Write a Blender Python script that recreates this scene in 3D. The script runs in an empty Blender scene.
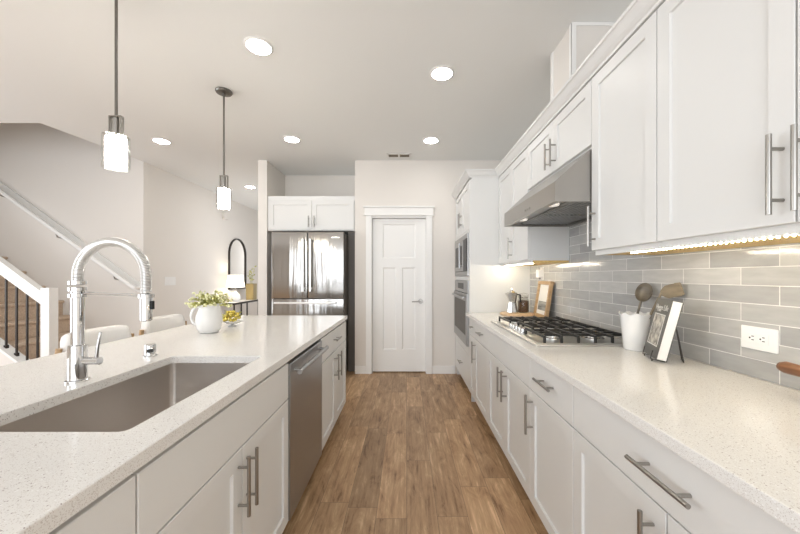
import bpy, bmesh, math, random
from mathutils import Vector, Matrix

random.seed(7)
C = bpy.context.scene.collection
SC = bpy.context.scene
PI = math.pi
CEIL = 2.81

# ------------------------------------------------------------------ camera, world, light
cam_d = bpy.data.cameras.new('camera')
cam = bpy.data.objects.new('camera', cam_d)
C.objects.link(cam)
cam.location = (0, 0, 1.28)
cam.rotation_euler = (PI / 2, 0, 0)
cam_d.sensor_width = 36
cam_d.lens = 36 * 330 / 800
cam_d.shift_x = -6.5 / 800
cam_d.shift_y = 9.5 / 800
cam_d.clip_start = 0.02
SC.camera = cam

E = dict(rear=126, side=112, hall=30, entry=14, lens=48.0, pend=56.0, led=520.0, world=0.3, shade=1.3, bulb=3.0)
EXPO = 0.08

w = bpy.data.worlds.new('world')
SC.world = w
w.use_nodes = True
w.node_tree.nodes['Background'].inputs[0].default_value = (0.93, 0.96, 1.0, 1)
w.node_tree.nodes['Background'].inputs[1].default_value = E['world']

def area(name, loc, rot, sx, sy, power, col=(1, 1, 1)):
    d = bpy.data.lights.new(name, 'AREA')
    d.shape = 'RECTANGLE'
    d.size, d.size_y, d.energy, d.color = sx, sy, power, col
    o = bpy.data.objects.new(name, d)
    o.location, o.rotation_euler = loc, rot
    C.objects.link(o)
    return o

# daylight through the windows behind the camera; other area lights are added fill
area('daylight_rear', (-1.3, -2.96, 1.45), (PI / 2, 0, 0), 4.2, 2.2, E['rear'], (0.935, 0.995, 1.07))
area('fill_side', (-6.1, 0.6, 1.5), (PI / 2, 0, -PI / 2), 3.4, 2.0, E['side'], (0.935, 0.995, 1.07))  # added fill from the left, through a made-up side window
area('fill_hall', (-2.75, 11.0, 1.6), (-PI / 2, 0, 0), 1.2, 1.8, E['hall'], (0.935, 0.995, 1.07))  # added to brighten the hallway from its unseen end
area('fill_entry', (-1.962, 6.3, 1.3), (PI / 2, 0, PI / 2), 1.3, 2.0, E['entry'], (0.935, 0.995, 1.07))  # added to brighten the left wall; no opening is built here
vs = SC.view_settings
vs.view_transform = 'Standard'
vs.look = 'None'
vs.gamma = 1
vs.use_curve_mapping = False
vs.exposure = EXPO

# ------------------------------------------------------------------ materials
def nodes_of(m):
    m.use_nodes = True
    nt = m.node_tree
    return nt, nt.nodes, nt.links, nt.nodes['Principled BSDF']

def mat(name, col, rough=0.5, metal=0.0, spec=None, bump=None, emit=None, trans=0.0, ior=1.45, coat=0.0, var=None):
    m = bpy.data.materials.new(name)
    nt, N, L, P = nodes_of(m)
    P.inputs['Base Color'].default_value = (*col, 1)
    P.inputs['Roughness'].default_value = rough
    P.inputs['Metallic'].default_value = metal
    P.inputs['IOR'].default_value = ior
    P.inputs['Transmission Weight'].default_value = trans
    P.inputs['Coat Weight'].default_value = coat
    if spec is not None:
        P.inputs['Specular IOR Level'].default_value = spec
    if emit:
        P.inputs['Emission Color'].default_value = (*emit[0], 1)
        P.inputs['Emission Strength'].default_value = emit[1]
    tc = N.new('ShaderNodeTexCoord')
    if bump:
        sc, st = bump[0], bump[1]
        mp = N.new('ShaderNodeMapping')
        mp.inputs['Scale'].default_value = bump[2] if len(bump) > 2 else (1, 1, 1)
        n = N.new('ShaderNodeTexNoise')
        n.inputs['Scale'].default_value = sc
        n.inputs['Detail'].default_value = 3
        b = N.new('ShaderNodeBump')
        b.inputs['Strength'].default_value = st
        b.inputs['Distance'].default_value = bump[3] if len(bump) > 3 else 0.002
        L.new(tc.outputs['Object'], mp.inputs['Vector'])
        L.new(mp.outputs[0], n.inputs['Vector'])
        L.new(n.outputs['Fac'], b.inputs['Height'])
        L.new(b.outputs[0], P.inputs['Normal'])
    if var:
        n = N.new('ShaderNodeTexNoise')
        n.inputs['Scale'].default_value = var[0]
        n.inputs['Detail'].default_value = 4
        mp = N.new('ShaderNodeMapping')
        mp.inputs['Scale'].default_value = var[2] if len(var) > 2 else (1, 1, 1)
        r = N.new('ShaderNodeValToRGB')
        r.color_ramp.elements[0].color = (*col, 1)
        r.color_ramp.elements[1].color = (*var[1], 1)
        r.color_ramp.elements[0].position = 0.35
        r.color_ramp.elements[1].position = 0.65
        L.new(tc.outputs['Object'], mp.inputs['Vector'])
        L.new(mp.outputs[0], n.inputs['Vector'])
        L.new(n.outputs['Fac'], r.inputs[0])
        L.new(r.outputs[0], P.inputs['Base Color'])
    return m

M = {}
M['paint'] = mat('cabinet_paint', (0.75, 0.745, 0.725), 0.38, bump=(40, 0.03))
M['wall'] = mat('wall_paint', (0.78, 0.74, 0.69), 0.75, bump=(90, 0.06))
M['ceil'] = mat('ceiling_paint', (0.83, 0.835, 0.82), 0.85, bump=(120, 0.08))
M['trim'] = mat('trim_paint', (0.88, 0.87, 0.845), 0.4)
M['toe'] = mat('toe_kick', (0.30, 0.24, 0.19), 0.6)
M['nickel'] = mat('brushed_nickel', (0.36, 0.345, 0.32), 0.3, 1.0)
M['chrome'] = mat('chrome', (0.70, 0.70, 0.70), 0.05, 1.0)
M['spring'] = mat('spring_steel', (0.88, 0.88, 0.87), 0.22, 1.0)
M['steel'] = mat('stainless', (0.41, 0.41, 0.41), 0.34, 1.0, bump=(3.0, 0.25, (1, 1, 260), 0.0006))
M['fridge'] = mat('fridge_steel', (0.38, 0.365, 0.345), 0.15, 1.0, bump=(2.2, 0.55, (4.6, 4.6, 0.14), 0.02))
M['sink'] = mat('sink_steel', (0.62, 0.58, 0.54), 0.34, 1.0, bump=(5.0, 0.45, (1, 1, 2), 0.006))
M['tray'] = mat('cooktop_steel', (0.70, 0.68, 0.65), 0.38, 1.0)
M['hood'] = mat('hood_steel', (0.40, 0.38, 0.355), 0.28, 1.0)
M['black'] = mat('black_gloss', (0.02, 0.02, 0.02), 0.3, spec=0.2)
M['iron'] = mat('cast_iron', (0.022, 0.021, 0.02), 0.4)
M['dark'] = mat('dark_metal', (0.05, 0.042, 0.036), 0.45, 0.6)
M['gap'] = mat('dark_gap', (0.17, 0.155, 0.14), 0.6)
M['white'] = mat('white_plastic', (0.84, 0.83, 0.81), 0.35)
M['ceramic'] = mat('white_ceramic', (0.82, 0.81, 0.79), 0.2, coat=0.3)
M['wood'] = mat('light_wood', (0.38, 0.24, 0.12), 0.5, var=(6, (0.50, 0.34, 0.19), (1, 1, 6)))
M['rawwood'] = mat('raw_maple', (0.72, 0.48, 0.16), 0.5, var=(9, (0.80, 0.56, 0.23), (6, 0.6, 6)))
M['board'] = mat('board_wood', (0.62, 0.42, 0.24), 0.5, var=(9, (0.72, 0.53, 0.34), (8, 1, 1)))
M['walnut'] = mat('walnut', (0.17, 0.07, 0.03), 0.4, var=(12, (0.26, 0.12, 0.055), (8, 1, 8)))
M['greywood'] = mat('weathered_wood', (0.10, 0.085, 0.065), 0.4, var=(14, (0.17, 0.145, 0.11), (1, 1, 3)))
M['tan'] = mat('tan_wood', (0.19, 0.15, 0.10), 0.5, var=(14, (0.27, 0.22, 0.15), (1, 1, 3)))
M['carpet'] = mat('carpet', (0.55, 0.42, 0.31), 0.95, bump=(220, 0.5), var=(60, (0.68, 0.54, 0.42)))
M['fabric'] = mat('white_fabric', (0.82, 0.80, 0.77), 0.85, bump=(300, 0.15))
M['oven_glass'] = mat('oven_glass', (0.09, 0.08, 0.07), 0.35, spec=0.15)
M['mirror'] = mat('mirror_glass', (0.88, 0.87, 0.85), 0.02, 1.0)
M['brass'] = mat('brushed_brass', (0.34, 0.27, 0.13), 0.4, 0.6)
M['leaf'] = mat('leaf_green', (0.27, 0.28, 0.06), 0.5, var=(25, (0.55, 0.53, 0.17)))
M['bloom'] = mat('pale_blossom', (0.75, 0.74, 0.45), 0.6)
M['yellow'] = mat('yellow_petal', (0.58, 0.44, 0.05), 0.55, var=(60, (0.78, 0.66, 0.16)))
M['beans'] = mat('coffee_beans', (0.07, 0.035, 0.018), 0.4, bump=(160, 1.0), var=(120, (0.16, 0.08, 0.04)))
M['satin'] = mat('satin_handle', (0.86, 0.85, 0.83), 0.35, 1.0)
M['rod'] = mat('dark_nickel', (0.19, 0.18, 0.165), 0.35, 1.0)
M['alu'] = mat('aluminium', (0.68, 0.67, 0.65), 0.25, 1.0)
M['cover'] = mat('book_cover', (0.11, 0.105, 0.093), 0.45)
M['photo_lt'] = mat('cover_photo', (0.16, 0.145, 0.125), 0.45, var=(38, (0.62, 0.58, 0.5)))
M['pages'] = mat('paper', (0.80, 0.78, 0.74), 0.8, bump=(8, 0.3, (1, 60, 1)))
M['outlet_dark'] = mat('slot_dark', (0.03, 0.03, 0.03), 0.6)
M['lens'] = mat('lamp_lens', (1, 0.98, 0.95), 0.5, emit=((1.0, 0.975, 0.94), E['lens']))
M['opal'] = mat('opal_glass', (1, 0.97, 0.92), 0.4, emit=((1.0, 0.93, 0.82), E['pend']))
M['led'] = mat('led_chip', (1, 0.9, 0.7), 0.4, emit=((1.0, 0.90, 0.70), E['led']))
M['shade'] = mat('lamp_shade_cloth', (0.95, 0.9, 0.82), 0.8, emit=((1.0, 0.90, 0.76), E['shade']))
M['hoodlamp'] = mat('hood_lamp', (0.9, 0.88, 0.84), 0.3, emit=((1.0, 0.93, 0.82), 0.5))
M['landscape'] = mat('print_landscape', (0.10, 0.105, 0.10), 0.5, var=(9, (0.42, 0.41, 0.38), (1, 0.6, 3)))
M['matboard'] = mat('mat_board', (0.80, 0.78, 0.74), 0.6)

def math_node(nt, op, a, b=None):
    n = nt.nodes.new('ShaderNodeMath')
    n.operation = op
    for i, v in enumerate((a, b)):
        if v is None:
            continue
        if isinstance(v, (int, float)):
            n.inputs[i].default_value = v
        else:
            nt.links.new(v, n.inputs[i])
    return n.outputs[0]

def glass_mat():
    m = bpy.data.materials.new('clear_glass')
    nt, N, L, P = nodes_of(m)
    N.remove(P)
    out = N['Material Output']
    t = N.new('ShaderNodeBsdfTransparent')
    t.inputs[0].default_value = (0.95, 0.95, 0.94, 1)
    g = N.new('ShaderNodeBsdfGlossy')
    g.inputs['Roughness'].default_value = 0.03
    lw = N.new('ShaderNodeLayerWeight')
    lw.inputs[0].default_value = 0.5
    fa = math_node(nt, 'ADD', math_node(nt, 'MULTIPLY', math_node(nt, 'POWER', lw.outputs['Facing'], 4.0), 0.45), 0.035)
    mx = N.new('ShaderNodeMixShader')
    L.new(fa, mx.inputs[0])
    L.new(t.outputs[0], mx.inputs[1])
    L.new(g.outputs[0], mx.inputs[2])
    L.new(mx.outputs[0], out.inputs[0])
    return m
M['glass'] = glass_mat()

def floor_mat():
    m = bpy.data.materials.new('plank_floor')
    nt, N, L, P = nodes_of(m)
    tc = N.new('ShaderNodeTexCoord')
    sp = N.new('ShaderNodeSeparateXYZ')
    L.new(tc.outputs['Object'], sp.inputs[0])
    PW, PL = 0.163, 0.95
    rx = math_node(nt, 'DIVIDE', sp.outputs[0], PW)
    row = math_node(nt, 'FLOOR', rx)
    wn = N.new('ShaderNodeTexWhiteNoise')
    wn.noise_dimensions = '1D'
    L.new(row, wn.inputs['W'])
    u = math_node(nt, 'ADD', math_node(nt, 'DIVIDE', sp.outputs[1], PL), wn.outputs['Value'])
    colm = math_node(nt, 'FLOOR', u)
    cb = N.new('ShaderNodeCombineXYZ')
    L.new(row, cb.inputs[0]); L.new(colm, cb.inputs[1])
    idn = N.new('ShaderNodeTexWhiteNoise')
    idn.noise_dimensions = '2D'
    L.new(cb.outputs[0], idn.inputs['Vector'])
    # grain coordinates, shifted per plank
    def grain(fx_, fy_, scale, det, rough, dist):
        g = N.new('ShaderNodeCombineXYZ')
        L.new(math_node(nt, 'MULTIPLY', sp.outputs[0], fx_), g.inputs[0])
        L.new(math_node(nt, 'ADD', math_node(nt, 'MULTIPLY', sp.outputs[1], fy_), math_node(nt, 'MULTIPLY', idn.outputs['Value'], 37.0)), g.inputs[1])
        L.new(math_node(nt, 'MULTIPLY', idn.outputs['Value'], 11.0), g.inputs[2])
        n = N.new('ShaderNodeTexNoise')
        n.inputs['Scale'].default_value = scale
        n.inputs['Detail'].default_value = det
        n.inputs['Roughness'].default_value = rough
        n.inputs['Distortion'].default_value = dist
        L.new(g.outputs[0], n.inputs['Vector'])
        return n
    n1 = grain(11.0, 2.6, 1.3, 8, 0.70, 0.8)
    n2 = grain(60.0, 3.2, 1.0, 6, 0.65, 0.3)
    n3 = grain(14.0, 5.0, 1.0, 4, 0.6, 1.5)
    mixv = math_node(nt, 'ADD', math_node(nt, 'MULTIPLY', n1.outputs['Fac'], 0.62), math_node(nt, 'MULTIPLY', n2.outputs['Fac'], 0.38))
    r = N.new('ShaderNodeValToRGB')
    e = r.color_ramp.elements
    e[0].position = 0.37; e[0].color = (0.19, 0.100, 0.046, 1)
    e[1].position = 0.635; e[1].color = (0.66, 0.455, 0.275, 1)
    k = e.new(0.45); k.color = (0.36, 0.215, 0.112, 1)
    k = e.new(0.55); k.color = (0.47, 0.300, 0.165, 1)
    L.new(mixv, r.inputs[0])
    # small dark knots and checks
    kn = math_node(nt, 'MULTIPLY', math_node(nt, 'GREATER_THAN', n3.outputs['Fac'], 0.69), 0.35)
    kmix = N.new('ShaderNodeMix')
    kmix.data_type = 'RGBA'
    L.new(kn, kmix.inputs['Factor'])
    L.new(r.outputs[0], kmix.inputs[6])
    kmix.inputs[7].default_value = (0.13, 0.065, 0.03, 1)
    # plank tint
    br = math_node(nt, 'ADD', math_node(nt, 'MULTIPLY', idn.outputs['Value'], 0.42), 0.80)
    hs = N.new('ShaderNodeHueSaturation')
    hs.inputs['Saturation'].default_value = 1.0
    L.new(br, hs.inputs['Value'])
    L.new(kmix.outputs[2], hs.inputs['Color'])
    fx = math_node(nt, 'FRACT', rx)
    fu = math_node(nt, 'FRACT', u)
    ex = math_node(nt, 'LESS_THAN', fx, 0.016)
    eu = math_node(nt, 'LESS_THAN', fu, 0.0025)
    ed = math_node(nt, 'MAXIMUM', ex, eu)
    mx = N.new('ShaderNodeMix')
    mx.data_type = 'RGBA'
    L.new(math_node(nt, 'MULTIPLY', ed, 0.65), mx.inputs['Factor'])
    L.new(hs.outputs[0], mx.inputs[6])
    mx.inputs[7].default_value = (0.06, 0.035, 0.02, 1)
    L.new(mx.outputs[2], P.inputs['Base Color'])
    P.inputs['Roughness'].default_value = 0.42
    b = N.new('ShaderNodeBump')
    b.inputs['Strength'].default_value = 0.15
    b.inputs['Distance'].default_value = 0.002
    L.new(math_node(nt, 'SUBTRACT', n1.outputs['Fac'], ed), b.inputs['Height'])
    L.new(b.outputs[0], P.inputs['Normal'])
    return m
M['floor'] = floor_mat()

def quartz_mat():
    m = bpy.data.materials.new('speckled_quartz')
    nt, N, L, P = nodes_of(m)
    tc = N.new('ShaderNodeTexCoord')
    prev = None
    base = N.new('ShaderNodeRGB')
    base.outputs[0].default_value = (0.80, 0.782, 0.75, 1)
    prev = base.outputs[0]
    for sc, th, c in ((420, 0.82, (0.60, 0.56, 0.52, 1)), (600, 0.82, (0.64, 0.60, 0.56, 1)), (300, 0.945, (0.40, 0.34, 0.32, 1)), (230, 0.955, (0.90, 0.89, 0.87, 1))):
        v = N.new('ShaderNodeTexVoronoi')
        v.inputs['Scale'].default_value = sc
        L.new(tc.outputs['Object'], v.inputs['Vector'])
        s = N.new('ShaderNodeSeparateColor')
        L.new(v.outputs['Color'], s.inputs[0])
        sel = math_node(nt, 'GREATER_THAN', s.outputs[0], th)
        core = math_node(nt, 'LESS_THAN', v.outputs['Distance'], 0.42)
        mx = N.new('ShaderNodeMix')
        mx.data_type = 'RGBA'
        L.new(math_node(nt, 'MULTIPLY', sel, core), mx.inputs['Factor'])
        L.new(prev, mx.inputs[6])
        mx.inputs[7].default_value = c
        prev = mx.outputs[2]
    L.new(prev, P.inputs['Base Color'])
    P.inputs['Roughness'].default_value = 0.16
    return m
M['quartz'] = quartz_mat()

def tile_mat():
    m = bpy.data.materials.new('grey_subway_tile')
    nt, N, L, P = nodes_of(m)
    tc = N.new('ShaderNodeTexCoord')
    sp = N.new('ShaderNodeSeparateXYZ')
    L.new(tc.outputs['Object'], sp.inputs[0])
    cb = N.new('ShaderNodeCombineXYZ')
    L.new(math_node(nt, 'ADD', sp.outputs[1], -1.2443 + 0.2585 * 20), cb.inputs[0])
    L.new(math_node(nt, 'ADD', sp.outputs[2], -0.914), cb.inputs[1])
    br = N.new('ShaderNodeTexBrick')
    br.offset = 0.5
    br.inputs['Color1'].default_value = (0.36, 0.355, 0.345, 1)
    br.inputs['Color2'].default_value = (0.50, 0.49, 0.47, 1)
    br.inputs['Mortar'].default_value = (0.72, 0.71, 0.68, 1)
    br.inputs['Scale'].default_value = 1.0
    br.inputs['Brick Width'].default_value = 0.2585
    br.inputs['Row Height'].default_value = 0.0667
    br.inputs['Mortar Size'].default_value = 0.0016
    br.inputs['Mortar Smooth'].default_value = 0.15
    br.inputs['Bias'].default_value = 0.0
    L.new(cb.outputs[0], br.inputs['Vector'])
    n = N.new('ShaderNodeTexNoise')
    n.inputs['Scale'].default_value = 7
    n.inputs['Detail'].default_value = 3
    L.new(tc.outputs['Object'], n.inputs['Vector'])
    mp = N.new('ShaderNodeMapping')
    mp.inputs['Scale'].default_value = (1, 5, 22)
    L.new(tc.outputs['Object'], mp.inputs['Vector'])
    n2 = N.new('ShaderNodeTexNoise')
    n2.inputs['Scale'].default_value = 2.2
    n2.inputs['Detail'].default_value = 4
    L.new(mp.outputs[0], n2.inputs['Vector'])
    hs = N.new('ShaderNodeHueSaturation')
    L.new(br.outputs['Color'], hs.inputs['Color'])
    L.new(math_node(nt, 'ADD', math_node(nt, 'MULTIPLY', n2.outputs['Fac'], 0.35), 0.83), hs.inputs['Value'])
    L.new(hs.outputs[0], P.inputs['Base Color'])
    L.new(math_node(nt, 'ADD', math_node(nt, 'MULTIPLY', br.outputs['Fac'], 0.5), 0.13), P.inputs['Roughness'])
    h = math_node(nt, 'SUBTRACT', math_node(nt, 'MULTIPLY', n.outputs['Fac'], 1.3), math_node(nt, 'MULTIPLY', br.outputs['Fac'], 0.5))
    b = N.new('ShaderNodeBump')
    b.inputs['Strength'].default_value = 0.55
    b.inputs['Distance'].default_value = 0.004
    L.new(h, b.inputs['Height'])
    L.new(b.outputs[0], P.inputs['Normal'])
    return m
M['tile'] = tile_mat()

# ------------------------------------------------------------------ mesh helpers
class MB:
    def __init__(s):
        s.bm = bmesh.new()

    def box(s, x0, x1, y0, y1, z0, z1, bev=0.0, seg=2):
        x0, x1 = sorted((x0, x1)); y0, y1 = sorted((y0, y1)); z0, z1 = sorted((z0, z1))
        r = bmesh.ops.create_cube(s.bm, size=1.0)
        vs_ = r['verts']
        for v in vs_:
            v.co = Vector(((x0 + x1) / 2 + v.co.x * (x1 - x0), (y0 + y1) / 2 + v.co.y * (y1 - y0), (z0 + z1) / 2 + v.co.z * (z1 - z0)))
        if bev > 0:
            es = list({e for v in vs_ for e in v.link_edges})
            bmesh.ops.bevel(s.bm, geom=es, offset=bev, segments=seg, profile=0.6, affect='EDGES')
        return s

    def rings(s, loops, cap0=True, cap1=True, closed=True):
        vl = [[s.bm.verts.new(p) for p in lp] for lp in loops]
        n = len(vl[0])
        for a, b in zip(vl[:-1], vl[1:]):
            for i in range(n if closed else n - 1):
                j = (i + 1) % n
                try:
                    s.bm.faces.new((a[i], a[j], b[j], b[i]))
                except ValueError:
                    pass
        if cap0:
            s.bm.faces.new(vl[0][::-1])
        if cap1:
            s.bm.faces.new(vl[-1])
        return s

    def tube(s, path, r, n=10, cap=True):
        path = [Vector(p) for p in path]
        rr = r if isinstance(r, (list, tuple)) else [r] * len(path)
        t0 = (path[1] - path[0]).normalized()
        up = Vector((0, 0, 1)) if abs(t0.z) < 0.9 else Vector((1, 0, 0))
        u = t0.cross(up).normalized()
        loops = []
        for i, p in enumerate(path):
            a = path[max(0, i - 1)]; b = path[min(len(path) - 1, i + 1)]
            t = (b - a).normalized()
            u = (u - t * u.dot(t)).normalized()
            v = t.cross(u)
            loops.append([p + (u * math.cos(2 * PI * k / n) + v * math.sin(2 * PI * k / n)) * rr[i] for k in range(n)])
        return s.rings(loops, cap, cap)

    def cyl(s, p0, p1, r, n=16, r2=None):
        return s.tube([p0, p1], [r, r if r2 is None else r2], n)

    def lathe(s, prof, c=(0, 0, 0), n=32, sx=1, sy=1, cap0=True, cap1=True):
        loops = [[Vector((c[0] + r * math.cos(2 * PI * k / n) * sx, c[1] + r * math.sin(2 * PI * k / n) * sy, c[2] + z)) for k in range(n)] for r, z in prof]
        return s.rings(loops, cap0, cap1)

    def prism(s, poly, f, d0, d1):
        """poly in (a,b); f(a,b,d) -> point"""
        return s.rings([[f(a, b, d0) for a, b in poly], [f(a, b, d1) for a, b in poly]])

    def sphere(s, c, r, sub=2, scale=(1, 1, 1)):
        x = bmesh.ops.create_icosphere(s.bm, subdivisions=sub, radius=1)
        for v in x['verts']:
            v.co = Vector((c[0] + v.co.x * r * scale[0], c[1] + v.co.y * r * scale[1], c[2] + v.co.z * r * scale[2]))
        return s

WORLD = {}

def put(name, b, m, parent=None, smooth=False, angle=40):
    bm = b.bm
    bmesh.ops.recalc_face_normals(bm, faces=bm.faces[:])
    me = bpy.data.meshes.new(name)
    if parent is not None:
        inv = WORLD[parent].inverted()
        bm.transform(inv)
    bm.to_mesh(me)
    bm.free()
    o = bpy.data.objects.new(name, me)
    C.objects.link(o)
    for mm in (m if isinstance(m, (list, tuple)) else [m]):
        me.materials.append(M[mm] if isinstance(mm, str) else mm)
    if smooth:
        for p in me.polygons:
            p.use_smooth = True
        me.set_sharp_from_angle(angle=math.radians(angle))
    if parent is not None:
        o.parent = parent
        WORLD[o] = WORLD[parent]
    else:
        WORLD[o] = Matrix.Identity(4)
    return o

def tag(o, label, cat, group=None):
    o['label'] = label
    o['category'] = cat
    if group:
        o['group'] = group
    return o

def thing(name, loc, label, cat, group=None):
    o = bpy.data.objects.new(name, None)
    o.empty_display_size = 0.05
    o.location = loc
    C.objects.link(o)
    WORLD[o] = Matrix.Translation(loc)
    return tag(o, label, cat, group)

def struct(name, b, m, smooth=False, parent=None):
    o = put(name, b, m, parent, smooth)
    if parent is None:
        o['kind'] = 'structure'
    return o

# face maps: (u, v, d) with d = distance out of the face
def face_right(xf):
    return lambda u, v, d: Vector((xf - d, u, v))
def face_island(xf):
    return lambda u, v, d: Vector((xf + d, u, v))
def face_back(yf):
    return lambda u, v, d: Vector((u, yf - d, v))

def rect(f, u0, u1, v0, v1, d):
    return [f(u0, v0, d), f(u1, v0, d), f(u1, v1, d), f(u0, v1, d)]

def slab(b, f, u0, u1, v0, v1, t=0.02, ch=0.002):
    b.rings([rect(f, u0, u1, v0, v1, 0), rect(f, u0, u1, v0, v1, t - ch), rect(f, u0 + ch, u1 - ch, v0 + ch, v1 - ch, t)])
    return b

def shaker(b, f, u0, u1, v0, v1, t=0.02, st=0.058, rec=0.010, ch=0.0015):
    i, k = st, st + 0.0012
    b.rings([rect(f, u0, u1, v0, v1, 0), rect(f, u0, u1, v0, v1, t - ch), rect(f, u0 + ch, u1 - ch, v0 + ch, v1 - ch, t),
             rect(f, u0 + i, u1 - i, v0 + i, v1 - i, t), rect(f, u0 + k, u1 - k, v0 + k, v1 - k, t - rec)])
    return b

def pull(f, parent, u, v, length, vertical, t=0.02, r=0.006, name='handle'):
    b = MB()
    h = length / 2
    out = t + 0.036
    if vertical:
        b.cyl(f(u, v - h, out), f(u, v + h, out), r, 14)
        for s in (-1, 1):
            b.cyl(f(u, v + s * (h - 0.036), t + 0.0003), f(u, v + s * (h - 0.036), out), r * 0.75, 12)
    else:
        b.cyl(f(u - h, v, out), f(u + h, v, out), r, 14)
        for s in (-1, 1):
            b.cyl(f(u + s * (h - 0.036), v, t + 0.0003), f(u + s * (h - 0.036), v, out), r * 0.75, 12)
    return put(name, b, 'nickel', parent, True)

G = 0.0024   # half gap between fronts
def bounds(f, u0, u1, v0, v1, dep):
    p, q = f(u0, v0, -dep), f(u1, v1, 0)
    return p.x, q.x, p.y, q.y, p.z, q.z

def cabinet(name, f, u0, u1, z0, z1, dep, label, doors=(), drawers=(), group=None, toe=False, base_pt=None, ext=0.0, back_toe=0.07):
    """f: face map of the carcass front.  doors: (u0,u1,v0,v1, handle_u, handle_v, vertical, length); drawers the same on flat slabs."""
    base = f((u0 + u1) / 2, 0 if toe else z0, -dep / 2)
    t = thing(name, base, label, 'cabinet', group)
    b = MB()
    b.box(*bounds(f, u0 + 0.0006, u1 - 0.0006, z0, z1, dep))
    put('carcass', b, 'paint', t)
    if toe:
        b = MB()
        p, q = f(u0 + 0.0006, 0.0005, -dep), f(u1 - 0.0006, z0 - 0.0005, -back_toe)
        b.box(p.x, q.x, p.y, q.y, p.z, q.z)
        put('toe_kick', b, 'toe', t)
    g = lambda u, v, d: f(u, v, d + 0.001)
    for kind, lst in (('drawer', drawers), ('door', doors)):
        for (a0, a1, v0, v1, hu, hv, vert, ln) in lst:
            b = MB()
            (slab if kind == 'drawer' else shaker)(b, g, a0 + G, a1 - G, v0 + G, v1 - G)
            d = put(kind, b, 'paint', t)
            if ln:
                pull(g, d, hu, hv, ln, vert)
    return t

# ------------------------------------------------------------------ setting
XL, XR, YF, YB = -6.2, 1.27, -3.0, 4.35
SX, SY0, SY1 = -3.5, 3.29, 4.39        # stairwell opening
b = MB(); b.box(XL - .1, XR + .1, YF - .1, 11.2, -0.08, 0); struct('floor', b, 'floor')
b = MB()
b.box(XL, SX, YF, SY0, CEIL, CEIL + .1)
b.box(SX, XR, YF, YB + .65, CEIL, CEIL + .1)
b.rings([[Vector((SX, SY0, z)), Vector((SX, SY1, z)), Vector((SX - .15, SY0, z))] for z in (CEIL, CEIL + .1)])
b.box(SX, -1.84, YB + .65, 11.1, CEIL, CEIL + .1)
struct('ceiling', b, 'ceil')
b = MB(); b.box(XR, XR + .1, YF, YB, 0, CEIL); struct('wall_right', b, 'wall')
b = MB()
b.box(-0.68, -0.462, YB, YB + .12, 0, CEIL)
b.box(0.264, XR + .1, YB, YB + .12, 0, CEIL)
b.box(-0.462, 0.264, YB, YB + .12, 2.075, CEIL)
b.box(-0.68, -0.58, YB + .12, YB + .65, 0, CEIL)
b.box(-1.96, -0.58, YB + .65, YB + .75, 0, CEIL)
b.box(-1.957, -1.84, YB, YB + .65, 0, CEIL)
b.box(-1.957, -1.84, YB + .75, 11.1, 0, CEIL)
b.box(-0.6, 0.45, YB + .122, YB + .2, 0, CEIL)
struct('wall_back', b, 'wall')
b = MB(); b.box(SX - .12, SX, SY1, 11.1, 0, CEIL + 2.3); struct('wall_left', b, 'wall')
b = MB(); b.box(XL, SX - .12, SY1, SY1 + .12, 0, CEIL + 2.3); struct('wall_stair', b, 'wall')
b = MB(); b.box(SX - .12, -1.84, 11.1, 11.2, 0, CEIL); struct('wall_hall', b, 'wall')
b = MB()
b.box(XL, SX, SY0 - .1, SY0, CEIL + .1, CEIL + 2.3)
b.box(SX, SX + .1, SY0 - .1, SY1 + .12, CEIL + .1, CEIL + 2.3)
b.box(XL, SX + .1, SY0 - .1, SY1 + .12, CEIL + 2.3, CEIL + 2.4)
struct('wall_stairwell', b, 'wall')
# far side of the living area with an added window, and the window wall behind the camera
b = MB()
b.box(XL - .1, XL, YF, -1.2, 0, CEIL + .1); b.box(XL - .1, XL, 2.4, SY1 + .12, 0, CEIL + 2.4)
b.box(XL - .1, XL, -1.2, 2.4, 0, 0.45); b.box(XL - .1, XL, -1.2, 2.4, 2.45, CEIL + .1)
struct('wall_living', b, 'wall')
b = MB()
b.box(XL - .1, -3.5, YF - .1, YF, 0, CEIL + .1); b.box(0.9, XR + .1, YF - .1, YF, 0, CEIL + .1)
b.box(-3.5, 0.9, YF - .1, YF, 2.5, CEIL + .1); b.box(-3.5, 0.9, YF - .1, YF, 0, 0.3)
struct('wall_front', b, 'wall')
b = MB()
for x in (-3.5, -2.05, -0.62, 0.85):
    b.box(x, x + .05, YF - .08, YF - .02, 0.3, 2.5)
b.box(-3.5, 0.9, YF - .08, YF - .02, 0.3, 0.35); b.box(-3.5, 0.9, YF - .08, YF - .02, 2.45, 2.5)
struct('window_1', b, 'trim')
b = MB()
for y in (-1.2, 0.57, 2.35):
    b.box(XL - .08, XL - .02, y, y + .05, 0.45, 2.45)
b.box(XL - .08, XL - .02, -1.2, 2.4, 0.45, 0.5); b.box(XL - .08, XL - .02, -1.2, 2.4, 2.4, 2.45)
struct('added_window_side', b, 'trim')  # unseen window, made up to give the side fill a source
b = MB()
for z in (0.28, 2.32):
    b.box(-1.985, -1.9575, 5.6, 7.0, z - .04, z + .0)
for y in (5.6, 6.97):
    b.box(-1.985, -1.9575, y, y + .03, .28, 2.28)
struct('fill_frame_entry', b, 'trim')  # frame added around the entry fill light on a solid wall
b = MB()
for z in (0.66, 2.54):
    b.box(-3.4, -2.1, 11.06, 11.0995, z - .04, z + .0)
for x in (-3.4, -2.13):
    b.box(x, x + .03, 11.06, 11.0995, .66, 2.50)
struct('fill_frame_hall', b, 'trim')  # frame added around the hall fill light, no real window behind it

# tile backsplash
b = MB(); b.box(XR - .009, XR - .0005, 0.3, 3.368, 0.9145, 1.80); struct('wall_backsplash', b, 'tile')

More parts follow.
